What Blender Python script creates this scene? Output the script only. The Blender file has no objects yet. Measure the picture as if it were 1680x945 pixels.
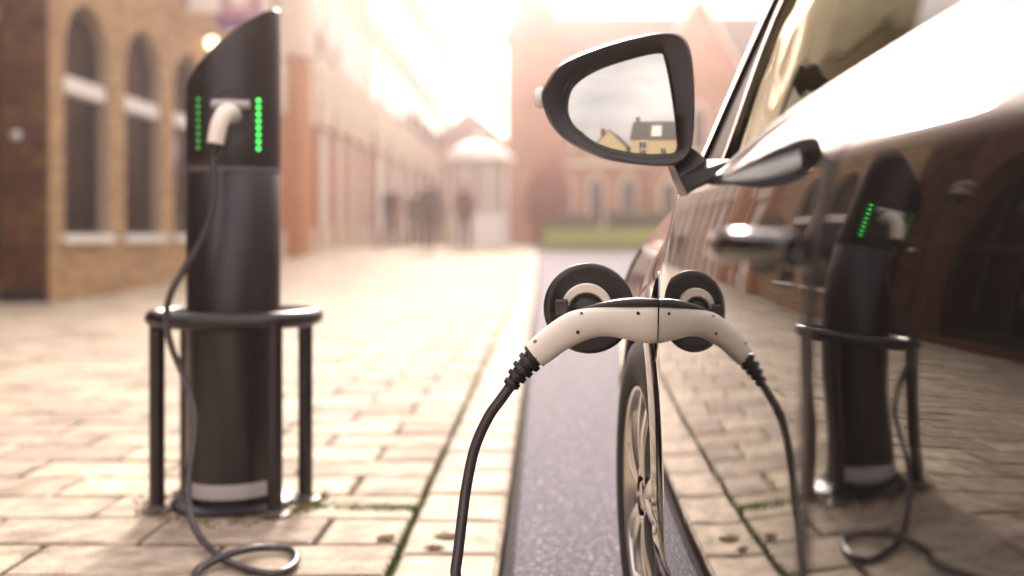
import bpy, bmesh, math, random
from mathutils import Vector, Matrix
import numpy as np
random.seed(7)
R = math.radians
scene = bpy.context.scene
COL = scene.collection

# ------------------------------------------------------------------ camera, sky, sun, exposure
F, VX, VY, CH = 1700.0, 890.0, 388.0, 0.78       # focal length and vanishing point in photograph pixels, eye height
cam_data = bpy.data.cameras.new('camera')
cam = bpy.data.objects.new('camera', cam_data); COL.objects.link(cam)
cam.location = (0, 0, CH); cam.rotation_euler = (R(90), 0, 0)
cam_data.sensor_width = 36.0; cam_data.lens = 36.0 * F / 1680.0
cam_data.shift_x = (840.0 - VX) / 1680.0
cam_data.shift_y = (VY - 472.5) / 1680.0
cam_data.clip_start = 0.02; cam_data.clip_end = 2000
cam_data.dof.use_dof = True; cam_data.dof.focus_distance = 1.77; cam_data.dof.aperture_fstop = 1.42
scene.camera = cam

SUN_EL, SUN_AZ = 27.0, -4.0                        # degrees; azimuth from +Y towards +X
world = bpy.data.worlds.new('World'); scene.world = world; world.use_nodes = True
wn, wl = world.node_tree.nodes, world.node_tree.links
wn.clear()
w_out = wn.new('ShaderNodeOutputWorld'); w_bg = wn.new('ShaderNodeBackground'); w_bg.inputs[1].default_value = 0.12
w_sky = wn.new('ShaderNodeTexSky'); w_sky.sky_type = 'NISHITA'; w_sky.sun_disc = False
w_sky.sun_elevation = R(SUN_EL); w_sky.sun_rotation = R(SUN_AZ); w_sky.dust_density = 3.0; w_sky.air_density = 1.2
w_tc = wn.new('ShaderNodeTexCoord'); w_map = wn.new('ShaderNodeMapping'); w_map.inputs['Scale'].default_value = (1, 1, 2.6)
w_no = wn.new('ShaderNodeTexNoise'); w_no.inputs['Scale'].default_value = 2.2; w_no.inputs['Detail'].default_value = 9; w_no.inputs['Roughness'].default_value = 0.58
w_rp = wn.new('ShaderNodeValToRGB'); w_rp.color_ramp.elements[0].position = 0.30; w_rp.color_ramp.elements[1].position = 0.60
w_cl = wn.new('ShaderNodeValToRGB')
w_cl.color_ramp.elements[0].position = 0.35; w_cl.color_ramp.elements[0].color = (5.0, 4.45, 4.35, 1)
w_cl.color_ramp.elements[1].position = 0.70; w_cl.color_ramp.elements[1].color = (9.6, 8.5, 8.15, 1)
w_no2 = wn.new('ShaderNodeTexNoise'); w_no2.inputs['Scale'].default_value = 3.4; w_no2.inputs['Detail'].default_value = 10
w_mx = wn.new('ShaderNodeMix'); w_mx.data_type = 'RGBA'
wl.new(w_tc.outputs['Generated'], w_map.inputs[0]); wl.new(w_map.outputs[0], w_no.inputs[0]); wl.new(w_map.outputs[0], w_no2.inputs[0])
wl.new(w_no.outputs[0], w_rp.inputs[0]); wl.new(w_no2.outputs[0], w_cl.inputs[0])
w_mr = wn.new('ShaderNodeMapRange'); w_mr.inputs[3].default_value = 0.55; w_mr.inputs[4].default_value = 1.0
wl.new(w_rp.outputs[0], w_mr.inputs[0]); wl.new(w_mr.outputs[0], w_mx.inputs[0])
wl.new(w_sky.outputs[0], w_mx.inputs[6]); wl.new(w_cl.outputs[0], w_mx.inputs[7])
wl.new(w_mx.outputs[2], w_bg.inputs[0]); wl.new(w_bg.outputs[0], w_out.inputs[0])

sun_data = bpy.data.lights.new('sun', 'SUN'); sun_data.energy = 2.7; sun_data.angle = R(10); sun_data.color = (1.0, 0.84, 0.74)
sun = bpy.data.objects.new('sun', sun_data); COL.objects.link(sun)
sd = Vector((math.sin(R(SUN_AZ)) * math.cos(R(SUN_EL)), math.cos(R(SUN_AZ)) * math.cos(R(SUN_EL)), math.sin(R(SUN_EL))))
sun.rotation_euler = sd.to_track_quat('Z', 'Y').to_euler(); sun.location = sd * 40

scene.view_settings.view_transform = 'Standard'; scene.view_settings.look = 'None'
scene.view_settings.exposure = 1.55; scene.view_settings.gamma = 1.0; scene.view_settings.use_curve_mapping = False
scene.render.engine = 'CYCLES'
scene.cycles.use_denoising = True
scene.cycles.max_bounces = 8; scene.cycles.transparent_max_bounces = 12
scene.cycles.caustics_reflective = False; scene.cycles.caustics_refractive = False

# ------------------------------------------------------------------ helpers
def W(x, y, Y):
    """a point at distance Y that the photograph shows near (x, y)"""
    return Vector(((x - VX) * Y / F, Y, CH - (y - VY) * Y / F))

def G(Y):
    """height of the pavement: level at first, then the street climbs a little"""
    t = min(1.0, max(0.0, (Y - 13.0) / 15.0))
    return 0.5 * t * t * (3 - 2 * t)

def mat(name, col, rough=0.6, metal=0.0, var=0.0, scale=20.0, bump=0.0, bscale=120.0, island=0.0, ior=None, coat=0.0,
        stain=None, sscale=3.0, samt=0.5, spos=(0.5, 0.7), emit=None, estr=0.0, stretch=None):
    m = bpy.data.materials.new(name); m.use_nodes = True
    N, L = m.node_tree.nodes, m.node_tree.links
    b = N['Principled BSDF']
    b.inputs['Roughness'].default_value = rough; b.inputs['Metallic'].default_value = metal
    if ior: b.inputs['IOR'].default_value = ior
    if coat: b.inputs['Coat Weight'].default_value = coat; b.inputs['Coat Roughness'].default_value = 0.02
    if emit: b.inputs['Emission Color'].default_value = (*emit, 1); b.inputs['Emission Strength'].default_value = estr
    b.inputs['Base Color'].default_value = (*col, 1)
    tc = N.new('ShaderNodeTexCoord'); src = tc.outputs['Object']
    if island or stain:
        gp = N.new('ShaderNodeNewGeometry'); src = gp.outputs['Position']
    if stretch:
        mp = N.new('ShaderNodeMapping'); mp.inputs['Scale'].default_value = stretch; L.new(src, mp.inputs[0]); src = mp.outputs[0]
    cur = None
    if var or island:
        hs = N.new('ShaderNodeHueSaturation'); hs.inputs['Color'].default_value = (*col, 1)
        parts = []
        if var:
            no = N.new('ShaderNodeTexNoise'); no.inputs['Scale'].default_value = scale; no.inputs['Detail'].default_value = 6
            L.new(src, no.inputs[0])
            mr = N.new('ShaderNodeMapRange'); mr.inputs[1].default_value = 0.25; mr.inputs[2].default_value = 0.75
            mr.inputs[3].default_value = 1 - var; mr.inputs[4].default_value = 1 + var
            L.new(no.outputs[0], mr.inputs[0]); parts.append(mr.outputs[0])
        if island:
            oi = N.new('ShaderNodeObjectInfo'); g2 = N.new('ShaderNodeNewGeometry')
            ad = N.new('ShaderNodeMath'); ad.operation = 'ADD'; L.new(oi.outputs['Random'], ad.inputs[0]); L.new(g2.outputs['Random Per Island'], ad.inputs[1])
            fr = N.new('ShaderNodeMath'); fr.operation = 'FRACT'; L.new(ad.outputs[0], fr.inputs[0])
            mr = N.new('ShaderNodeMapRange'); mr.inputs[3].default_value = 1 - island; mr.inputs[4].default_value = 1 + island
            L.new(fr.outputs[0], mr.inputs[0]); parts.append(mr.outputs[0])
            h2 = N.new('ShaderNodeMapRange'); h2.inputs[3].default_value = 0.5 - island * 0.05; h2.inputs[4].default_value = 0.5 + island * 0.05
            L.new(fr.outputs[0], h2.inputs[0]); L.new(h2.outputs[0], hs.inputs['Hue'])
        v = parts[0]
        if len(parts) == 2:
            mu = N.new('ShaderNodeMath'); mu.operation = 'MULTIPLY'; L.new(parts[0], mu.inputs[0]); L.new(parts[1], mu.inputs[1]); v = mu.outputs[0]
        L.new(v, hs.inputs['Value']); cur = hs.outputs[0]
    if stain:
        no = N.new('ShaderNodeTexNoise'); no.inputs['Scale'].default_value = sscale; no.inputs['Detail'].default_value = 8; no.inputs['Roughness'].default_value = 0.65
        L.new(src, no.inputs[0])
        mr = N.new('ShaderNodeMapRange'); mr.inputs[1].default_value = spos[0]; mr.inputs[2].default_value = spos[1]; mr.inputs[4].default_value = samt
        L.new(no.outputs[0], mr.inputs[0])
        mx = N.new('ShaderNodeMix'); mx.data_type = 'RGBA'; L.new(mr.outputs[0], mx.inputs[0])
        if cur: L.new(cur, mx.inputs[6])
        else: mx.inputs[6].default_value = (*col, 1)
        mx.inputs[7].default_value = (*stain, 1); cur = mx.outputs[2]
    if cur: L.new(cur, b.inputs['Base Color'])
    if bump:
        no = N.new('ShaderNodeTexNoise'); no.inputs['Scale'].default_value = bscale; no.inputs['Detail'].default_value = 5
        L.new(src, no.inputs[0])
        bp = N.new('ShaderNodeBump'); bp.inputs['Strength'].default_value = bump; bp.inputs['Distance'].default_value = 0.01
        L.new(no.outputs[0], bp.inputs['Height']); L.new(bp.outputs[0], b.inputs['Normal'])
    return m

class MB:
    """collects shapes and links them as one mesh object"""
    def __init__(self): self.v, self.f = [], []
    def add(self, vs, fs):
        n = len(self.v); self.v += [tuple(p) for p in vs]; self.f += [tuple(i + n for i in f) for f in fs]; return self
    def box(self, a, b, bev=0.0):
        (x0, y0, z0), (x1, y1, z1) = a, b
        if bev <= 0:
            return self.add([(x0,y0,z0),(x1,y0,z0),(x1,y1,z0),(x0,y1,z0),(x0,y0,z1),(x1,y0,z1),(x1,y1,z1),(x0,y1,z1)],
                            [(0,3,2,1),(4,5,6,7),(0,1,5,4),(1,2,6,5),(2,3,7,6),(3,0,4,7)])
        bm = bmesh.new(); bmesh.ops.create_cube(bm, size=1)
        for v in bm.verts: v.co = Vector(((x0+x1)/2 + v.co.x*(x1-x0), (y0+y1)/2 + v.co.y*(y1-y0), (z0+z1)/2 + v.co.z*(z1-z0)))
        bmesh.ops.bevel(bm, geom=bm.edges[:], offset=bev, segments=2, affect='EDGES', profile=0.6)
        return self.bm(bm)
    def bm(self, bm):
        bm.verts.index_update(); self.add([v.co[:] for v in bm.verts], [[v.index for v in f.verts] for f in bm.faces]); bm.free(); return self
    def tube(self, pts, r, n=12, closed=False, cap=True):
        pts = [Vector(p) for p in pts]; k = len(pts)
        rs = r if isinstance(r, (list, tuple)) else [r] * k
        t0 = None; up = None; vs = []
        for i, p in enumerate(pts):
            a = pts[(i-1) % k] if (closed or i > 0) else p
            b = pts[(i+1) % k] if (closed or i < k-1) else p
            t = (b - a).normalized()
            if up is None:
                up = t.orthogonal().normalized()
            else:
                up = (up - t * up.dot(t)).normalized()
            s = t.cross(up)
            for j in range(n):
                q = 2*math.pi*j/n; vs.append(p + (up*math.cos(q) + s*math.sin(q)) * rs[i])
        fs = []
        for i in range(k if closed else k-1):
            for j in range(n):
                a, b = i*n + j, i*n + (j+1) % n; c, d = ((i+1) % k)*n + (j+1) % n, ((i+1) % k)*n + j
                fs.append((a, b, c, d))
        if cap and not closed: fs += [tuple(range(n))[::-1], tuple((k-1)*n + j for j in range(n))]
        return self.add(vs, fs)
    def lathe(self, prof, c=(0,0,0), n=32, axis='z', M=None):
        vs = []
        for (r, h) in prof:
            for j in range(n):
                q = 2*math.pi*j/n; p = Vector((r*math.cos(q), r*math.sin(q), h))
                if M: p = M @ p
                vs.append(p + Vector(c))
        fs = [(i*n+j, i*n+(j+1) % n, (i+1)*n+(j+1) % n, (i+1)*n+j) for i in range(len(prof)-1) for j in range(n)]
        if prof[0][0] > 1e-6: fs.append(tuple(range(n))[::-1])
        if prof[-1][0] > 1e-6: fs.append(tuple((len(prof)-1)*n + j for j in range(n)))
        return self.add(vs, fs)
    def grid(self, rows, wrap=False):
        m = len(rows[0]); vs = [p for r in rows for p in r]; fs = []
        for i in range(len(rows)-1):
            for j in range(m if wrap else m-1):
                fs.append((i*m+j, i*m+(j+1) % m, (i+1)*m+(j+1) % m, (i+1)*m+j))
        return self.add(vs, fs)
    def prism(self, poly, a, b, f):
        """poly of 2D points, extruded from a to b; f(p2, h) gives the 3D point"""
        n = len(poly); vs = [f(p, a) for p in poly] + [f(p, b) for p in poly]
        return self.add(vs, [tuple(range(n))[::-1], tuple(range(n, 2*n))] + [(i, (i+1) % n, n+(i+1) % n, n+i) for i in range(n)])
    def build(self, name, m, parent=None, smooth=False, sharp=None, fix=True):
        me = bpy.data.meshes.new(name); me.from_pydata(self.v, [], self.f)
        if fix:
            bm = bmesh.new(); bm.from_mesh(me); bmesh.ops.recalc_face_normals(bm, faces=bm.faces[:]); bm.to_mesh(me); bm.free()
        me.materials.append(m)
        if smooth:
            me.polygons.foreach_set('use_smooth', [True] * len(me.polygons))
            if sharp: me.set_sharp_from_angle(angle=R(sharp))
        o = bpy.data.objects.new(name, me); COL.objects.link(o)
        if parent:
            o.parent = parent
            o.matrix_parent_inverse = Matrix.Translation(-Vector(parent.location)) if parent.type == 'EMPTY' else Matrix()
        return o

def empty(name, loc=(0, 0, 0), label=None, cat=None, group=None):
    o = bpy.data.objects.new(name, None); COL.objects.link(o); o.location = loc; o.empty_display_size = 0.1
    if label: tag(o, label, cat, group)
    return o
def tag(o, label, cat, group=None):
    o['label'] = label; o['category'] = cat
    if group: o['group'] = group
    return o
def structure(o): o['kind'] = 'structure'; return o
def stuff(o): o['kind'] = 'stuff'; return o
def link_copy(src, name, parent, loc=None, rot=None):
    o = bpy.data.objects.new(name, src.data); COL.objects.link(o); o.parent = parent
    if loc: o.location = loc
    if rot: o.rotation_euler = rot
    return o
def catmull(pts, per=8, closed=False):
    P = [Vector(p) for p in pts]; n = len(P); out = []
    for i in range(n if closed else n-1):
        p0, p1, p2, p3 = (P[(i-1) % n], P[i], P[(i+1) % n], P[(i+2) % n]) if closed else (P[max(i-1, 0)], P[i], P[i+1], P[min(i+2, n-1)])
        for k in range(per):
            t = k/per
            out.append(0.5*((2*p1) + (p2-p0)*t + (2*p0-5*p1+4*p2-p3)*t*t + (3*p1-p0-3*p2+p3)*t*t*t))
    if not closed: out.append(P[-1])
    return out

# ------------------------------------------------------------------ materials
M_stone = mat('paving_stone', (0.455, 0.375, 0.275), 0.8, var=0.42, scale=13, bump=0.8, bscale=80, island=0.24, stain=(0.12, 0.085, 0.04), sscale=3.2, samt=0.72, spos=(0.50, 0.72))
M_kerb = mat('kerb_stone', (0.445, 0.366, 0.27), 0.8, var=0.42, scale=11, bump=0.35, bscale=90, island=0.08, stain=(0.12, 0.085, 0.06), sscale=4.5, samt=0.75, spos=(0.60, 0.72))
M_moss = mat('mossy_joint', (0.045, 0.034, 0.022), 0.95, var=0.3, scale=30, bump=0.5, bscale=200, stain=(0.075, 0.11, 0.018), sscale=1.6, samt=0.85, spos=(0.46, 0.64))
M_asphalt = mat('asphalt', (0.030, 0.026, 0.050), 0.80, var=0.85, scale=70, bump=1.0, bscale=80, stain=(0.42, 0.36, 0.44), sscale=62, samt=0.9, spos=(0.56, 0.61))
M_ground = mat('ground', (0.12, 0.11, 0.10), 0.9, var=0.2, scale=0.5)
M_buff = mat('buff_brick', (0.42, 0.27, 0.135), 0.85, var=0.18, scale=18, bump=0.3, bscale=60, island=0.2)
M_mortar = mat('mortar', (0.33, 0.26, 0.18), 0.95, var=0.12, scale=25)
M_redbrick = mat('red_brick', (0.15, 0.065, 0.032), 0.85, var=0.2, scale=18, bump=0.3, bscale=60, island=0.25)
M_tile = mat('glazed_tile', (0.13, 0.055, 0.022), 0.35, var=0.35, scale=14, island=0.4)
M_cream = mat('cream_stone', (0.62, 0.54, 0.42), 0.7, var=0.1, scale=4)
M_white = mat('white_paint', (0.76, 0.73, 0.69), 0.45, var=0.05, scale=6)
M_darkframe = mat('dark_frame', (0.025, 0.02, 0.02), 0.4)
M_pane = mat('window_pane', (0.012, 0.009, 0.009), 0.06, ior=1.38)
M_rust = mat('terracotta_panel', (0.24, 0.075, 0.03), 0.7, var=0.2, scale=3)
M_orange = mat('orange_brick_pier', (0.42, 0.17, 0.06), 0.8, var=0.2, scale=6)
M_slate = mat('slate', (0.095, 0.10, 0.09), 0.6, var=0.25, scale=5)
M_sand = mat('red_sandstone', (0.34, 0.155, 0.085), 0.85, var=0.2, scale=1.5)
M_yellow = mat('yellow_render', (0.50, 0.42, 0.26), 0.8, var=0.06, scale=2)
M_purple = mat('purple_sign', (0.12, 0.035, 0.18), 0.5)
M_post = mat('charger_coating', (0.010, 0.0065, 0.0085), 0.33, var=0.2, scale=12, bump=0.06, bscale=500, stain=(0.05, 0.04, 0.032), sscale=7, samt=0.35, spos=(0.56, 0.8))
M_hoop = mat('black_painted_steel', (0.011, 0.008, 0.010), 0.28, var=0.2, scale=30, bump=0.08, bscale=200)
M_rubber = mat('black_rubber', (0.013, 0.010, 0.012), 0.40, bump=0.05, bscale=300)
M_plastic = mat('black_plastic', (0.014, 0.0105, 0.012), 0.38, bump=0.04, bscale=600)
M_ivory = mat('white_plastic', (0.80, 0.73, 0.63), 0.34, var=0.07, scale=9, bump=0.02, bscale=900)
M_grey = mat('grey_band', (0.42, 0.38, 0.38), 0.4, var=0.12, scale=20)
M_paint = mat('black_car_paint', (0.006, 0.0055, 0.0055), 0.03, ior=1.8, coat=0.5, bump=0.045, bscale=7)
M_chrome = mat('chrome', (0.75, 0.72, 0.68), 0.12, metal=1.0)
M_alloy = mat('alloy', (0.55, 0.53, 0.49), 0.26, metal=1.0)
M_tyre = mat('tyre_rubber', (0.012, 0.011, 0.011), 0.75, bump=0.2, bscale=60)
M_mirror = mat('mirror_glass', (0.46, 0.45, 0.42), 0.035, metal=1.0)
M_cloth = mat('seat_cloth', (0.03, 0.028, 0.03), 0.9)
def led_mat(name, s): return mat(name, (0.05, 0.6, 0.1), 0.3, emit=(0.06, 1.0, 0.12), estr=s)
M_led, M_led2 = led_mat('green_led', 1.3), led_mat('green_led_dim', 0.09)
def glass_mat():
    m = bpy.data.materials.new('car_glass'); m.use_nodes = True; N, L = m.node_tree.nodes, m.node_tree.links
    N.clear(); out = N.new('ShaderNodeOutputMaterial'); mx = N.new('ShaderNodeMixShader'); fr = N.new('ShaderNodeMath'); fr.operation = 'MULTIPLY_ADD'; fr.inputs[1].default_value = 0.95; fr.inputs[2].default_value = 0.05
    tr = N.new('ShaderNodeBsdfTransparent'); tr.inputs[0].default_value = (0.16, 0.17, 0.13, 1); gl = N.new('ShaderNodeBsdfGlossy'); gl.inputs['Roughness'].default_value = 0.0; gl.inputs['Color'].default_value = (1.0, 0.98, 0.76, 1)  # yellowish glossy colour paints in the hue of reflected buildings
    tc = N.new('ShaderNodeTexCoord'); no = N.new('ShaderNodeTexNoise'); no.inputs['Scale'].default_value = 6.0; no.inputs['Detail'].default_value = 1
    bp = N.new('ShaderNodeBump'); bp.inputs['Strength'].default_value = 0.8; bp.inputs['Distance'].default_value = 0.012
    L.new(tc.outputs['Object'], no.inputs[0]); L.new(no.outputs[0], bp.inputs['Height']); L.new(bp.outputs[0], gl.inputs['Normal'])
    ge = N.new('ShaderNodeNewGeometry'); dt = N.new('ShaderNodeVectorMath'); dt.operation = 'DOT_PRODUCT'; L.new(ge.outputs['Incoming'], dt.inputs[0]); L.new(ge.outputs['Normal'], dt.inputs[1])
    ab = N.new('ShaderNodeMath'); ab.operation = 'ABSOLUTE'; L.new(dt.outputs['Value'], ab.inputs[0]); om = N.new('ShaderNodeMath'); om.operation = 'SUBTRACT'; om.inputs[0].default_value = 1; L.new(ab.outputs[0], om.inputs[1])
    pw = N.new('ShaderNodeMath'); pw.operation = 'POWER'; pw.inputs[1].default_value = 5; L.new(om.outputs[0], pw.inputs[0]); L.new(pw.outputs[0], fr.inputs[0])
    L.new(fr.outputs[0], mx.inputs[0]); L.new(tr.outputs[0], mx.inputs[1]); L.new(gl.outputs[0], mx.inputs[2]); L.new(mx.outputs[0], out.inputs[0])
    return m
M_glass = glass_mat()
MIRROR_YAW, MIRROR_PITCH, HAZE = -7.0, 3.0, 0.0038
# ------------------------------------------------------------------ ground, road, pavement
ys = [-400, -60, 0, 8] + [13 + 0.75*i for i in range(21)] + [40, 80, 400]
def sheet(x0, x1, ys, dz): return MB().grid([[(x0, y, G(y)+dz), (x1, y, G(y)+dz)] for y in ys])
structure(sheet(-400, 400, ys, -0.14).build('ground', M_ground))
KERB_X, BED_X, FACADE_X = -0.098, -0.357, -5.8
ry = [-45, 0, 8] + [13 + 0.75*i for i in range(17)] + [25.6]
structure(sheet(KERB_X, 8.5, ry, -0.05).build('road', M_asphalt))
py = [-45, 0, 8] + [13 + 0.75*i for i in range(21)] + [36, 44, 60]
pavement = structure(sheet(-9.0, BED_X, py, -0.013).build('pavement', M_moss))
structure(sheet(KERB_X-.002, KERB_X+.026, ry, -.045).build('kerb_edge_strip', mat('dark_strip', (0.022, 0.017, 0.016), 0.95, var=.4, scale=40, bump=.8, bscale=120)))  # narrow dark strip between kerb and road
kerb = MB()
for i in range(len(py)-1):
    a, b = py[i], py[i+1]
    kerb.add([(BED_X, a, G(a)-.012), (KERB_X-.004, a, G(a)-.012), (KERB_X-.004, b, G(b)-.012), (BED_X, b, G(b)-.012), (KERB_X-.004, a, G(a)-.13), (KERB_X-.004, b, G(b)-.13)], [(0, 1, 2, 3), (1, 4, 5, 2)])
kerb = structure(kerb.build('kerb', M_moss))

def slab(w, d, h=0.06, c=0.006, sag=None):
    """an uneven chamfered stone, centred, top at z = 0"""
    rnd = random.Random(sag)
    j = lambda: rnd.uniform(-0.0022, 0.0022)
    x, y = w/2, d/2; vs = []
    for (ix, iy) in ((-1, -1), (1, -1), (1, 1), (-1, 1)):
        a, b = j(), j(); vs.append((ix*x+a, iy*y+b, -h))
    for (ix, iy) in ((-1, -1), (1, -1), (1, 1), (-1, 1)): vs.append((vs[len(vs)-4][0], vs[len(vs)-4][1], -c*1.1+j()*.4))
    for (ix, iy) in ((-1, -1), (1, -1), (1, 1), (-1, 1)): vs.append((ix*(x-c*1.4)+j(), iy*(y-c*1.4)+j(), j()*.4))
    fs = [(8, 9, 10, 11)]
    for i in range(4):
        k = (i+1) % 4; fs += [(i, k, 4+k, 4+i), (4+i, 4+k, 8+k, 8+i)]
    return vs, fs
PW, PD, JT = 0.45, 0.245, 0.016
full = [slab(PW-JT, PD-JT, sag=i) for i in range(6)]; half = [slab(PW/2-JT, PD-JT, sag=20+i) for i in range(3)]
def mesh_of(name, vf, m):
    me = bpy.data.meshes.new(name); me.from_pydata(vf[0], [], vf[1]); me.materials.append(m); return me
full_me = [mesh_of('paving_stone', s, M_stone) for s in full]; half_me = [mesh_of('paving_stone', s, M_stone) for s in half]
stones = []
row = 0; y = -3.0
while y < 30:
    x1 = BED_X - 0.004; first = row % 2 == 1
    while x1 > -8.6:
        w = PW/2 if first else PW; first = False
        stones.append((x1 - w/2, y + PD/2, w)); x1 -= w
    row += 1; y += PD
def visible_area(x, y):
    if y < 1.9: return 0
    px, pyy = VX + F*x/y, VY + F*(CH-G(y))/y
    if px < -30 or px > 1010 or pyy > 975: return 0
    return 1/(y**3)
order = sorted(range(len(stones)), key=lambda i: -visible_area(stones[i][0], stones[i][1]))
rest = MB()
for n, i in enumerate(order):
    x, y, w = stones[i]; r = random.Random(i)
    tilt = (r.uniform(-.006, .006), r.uniform(-.006, .006)); dz = r.uniform(-.0035, .0025)
    if n < 300:
        me = r.choice(full_me if w == PW else half_me)
        o = bpy.data.objects.new('paving_stone', me); COL.objects.link(o); o.parent = pavement
        o.location = (x, y, G(y)+dz); o.rotation_euler = (tilt[0], tilt[1], r.uniform(-.006, .006))
    else:
        vs, fs = r.choice(full if w == PW else half)
        sl = (G(y+.1)-G(y-.1))/.2
        rest.add([(x+a, y+b, G(y)+dz+c+b*sl) for a, b, c in vs], fs)
stuff(rest.build('paving_stones', M_stone, pavement, fix=False))
KL = 0.30
kst = [slab(BED_X and (KERB_X-BED_X-JT), KL-JT*.8, h=0.14, c=0.009, sag=40+i) for i in range(4)]
kst_me = [mesh_of('kerb_stone', s, M_kerb) for s in kst]
krest = MB(); k = 0; y = 0.9
while y < 25.4:
    r = random.Random(900+k); x = (KERB_X+BED_X)/2
    o = bpy.data.objects.new('kerb_stone', r.choice(kst_me)); COL.objects.link(o); o.parent = kerb
    sl = (G(y+.1)-G(y-.1))/.2
    o.location = (x, y, G(y)+r.uniform(-.003, .002)); o.rotation_euler = (r.uniform(-.004, .004)+math.atan(sl), r.uniform(-.005, .005), 0)
    y += KL; k += 1
y = 0.9 - KL
for k in range(14):
    vs, fs = kst[k % 4]; krest.add([((KERB_X+BED_X)/2+a, y+b, c) for a, b, c in vs], fs); y -= KL
stuff(krest.build('kerb_stones', M_kerb, kerb, fix=False))

# moss tufts along the long joint and round the bollard
def tufts(name, spots, label, h=0.02, spread=0.02, n=10, col=(0.10, 0.20, 0.03)):
    mb = MB(); r = random.Random(5)
    for (x, y) in spots:
        for k in range(n):
            a = r.uniform(0, 6.28); px, pyy = x + r.gauss(0, spread*.5), y + r.gauss(0, spread*1.5); hh = h*r.uniform(.4, 1.2); w = .003
            mb.add([(px-w*math.cos(a), pyy-w*math.sin(a), -.008), (px+w*math.cos(a), pyy+w*math.sin(a), -.008), (px+r.gauss(0, .008), pyy+r.gauss(0, .008), hh)], [(0, 1, 2)])
    o = mb.build(name, mat(name, col, 0.8, var=0.3, scale=30), fix=False); tag(stuff(o), label, 'moss'); return o
r = random.Random(11); sp = []
for k in range(240):
    y = 2.0 + 5.5*r.random()**1.6; sp.append((BED_X-.001, y))
tufts('moss', sp, 'green moss in the long joint beside the kerb', h=.005, spread=.005, n=9, col=(0.07, 0.11, 0.025))
sp = [(-.70+.34*r.random(), 2.985) for _ in range(90)] + [(-.66, 2.98+.2*r.random()) for _ in range(30)]
tufts('moss', sp, 'bright green moss patch at the foot of the guard hoop', h=.008, spread=.010, n=10, col=(0.10, 0.19, 0.025))

# ------------------------------------------------------------------ buildings
def arched_wall(mb, y0, y1, z0, z1, ops, xf, depth):
    """a wall in the plane x = xf facing +x; ops = (yc, half width, sill z, spring z) with round heads; reveals run back by depth"""
    ops = sorted(ops); cuts = [y0]
    def z_top(op, y): return op[3] + math.sqrt(max(0, op[1]**2 - (y-op[0])**2))
    prev = y0
    for op in ops:
        a, b = op[0]-op[1], op[0]+op[1]
        mb.add([(xf, prev, z0), (xf, a, z0), (xf, a, z1), (xf, prev, z1)], [(0, 1, 2, 3)])
        n = 20; ysl = [op[0]-op[1]*math.cos(math.pi*i/n) for i in range(n+1)]
        if op[2] > z0+.01: mb.add([(xf, a, z0), (xf, b, z0), (xf, b, op[2]), (xf, a, op[2])], [(0, 1, 2, 3)])
        for i in range(n):
            p, q = ysl[i], ysl[i+1]
            mb.add([(xf, p, z_top(op, p)), (xf, q, z_top(op, q)), (xf, q, z1), (xf, p, z1)], [(0, 1, 2, 3)])
            mb.add([(xf, p, z_top(op, p)), (xf, q, z_top(op, q)), (xf-depth, q, z_top(op, q)), (xf-depth, p, z_top(op, p))], [(0, 1, 2, 3)])
        for e in (a, b): mb.add([(xf, e, op[2]), (xf, e, op[3]), (xf-depth, e, op[3]), (xf-depth, e, op[2])], [(0, 1, 2, 3)])
        mb.add([(xf, a, op[2]), (xf, b, op[2]), (xf-depth, b, op[2]), (xf-depth, a, op[2])], [(0, 1, 2, 3)])
        prev = b
    mb.add([(xf, prev, z0), (xf, y1, z0), (xf, y1, z1), (xf, prev, z1)], [(0, 1, 2, 3)])

def arch_poly(op, inset=0.0, n=20, zlow=None):
    hw = op[1]-inset; z0 = (op[2] if zlow is None else zlow)+inset
    return [(op[0]-hw, z0)] + [(op[0]-hw*math.cos(math.pi*i/n), op[3]+hw*math.sin(math.pi*i/n)) for i in range(n+1)] + [(op[0]+hw, z0)]

# --- buff brick building with round-headed windows
BY0, BY1, BZ = 12.2, 19.2, 6.2
bb = empty('brick_building', (FACADE_X-2, 15.5, 0), 'buff brick building with tall round-headed windows and white sills', 'building')
OPS = [(13.22, 0.64, 0.80, 3.07), (15.10, 0.68, 0.80, 3.09), (17.0, 0.68, 0.80, 3.09)]
wmb = MB(); arched_wall(wmb, BY0, BY1, -0.1, BZ, OPS, FACADE_X-.012, 0.24)
wmb.add([(FACADE_X-.012, BY1, -.1), (-9.5, BY1, -.1), (-9.5, BY1, BZ), (FACADE_X-.012, BY1, BZ)], [(0, 1, 2, 3)])
wmb.box((-9.5, BY0, BZ), (FACADE_X+.12, BY1, BZ+.35))
wmb.add([(-9.4, BY0+.02, -.1), (-9.4, BY1-.02, -.1), (-9.4, BY1-.02, BZ), (-9.4, BY0+.02, BZ)], [(0, 1, 2, 3)])
wmb.build('wall', M_mortar, bb)
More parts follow.
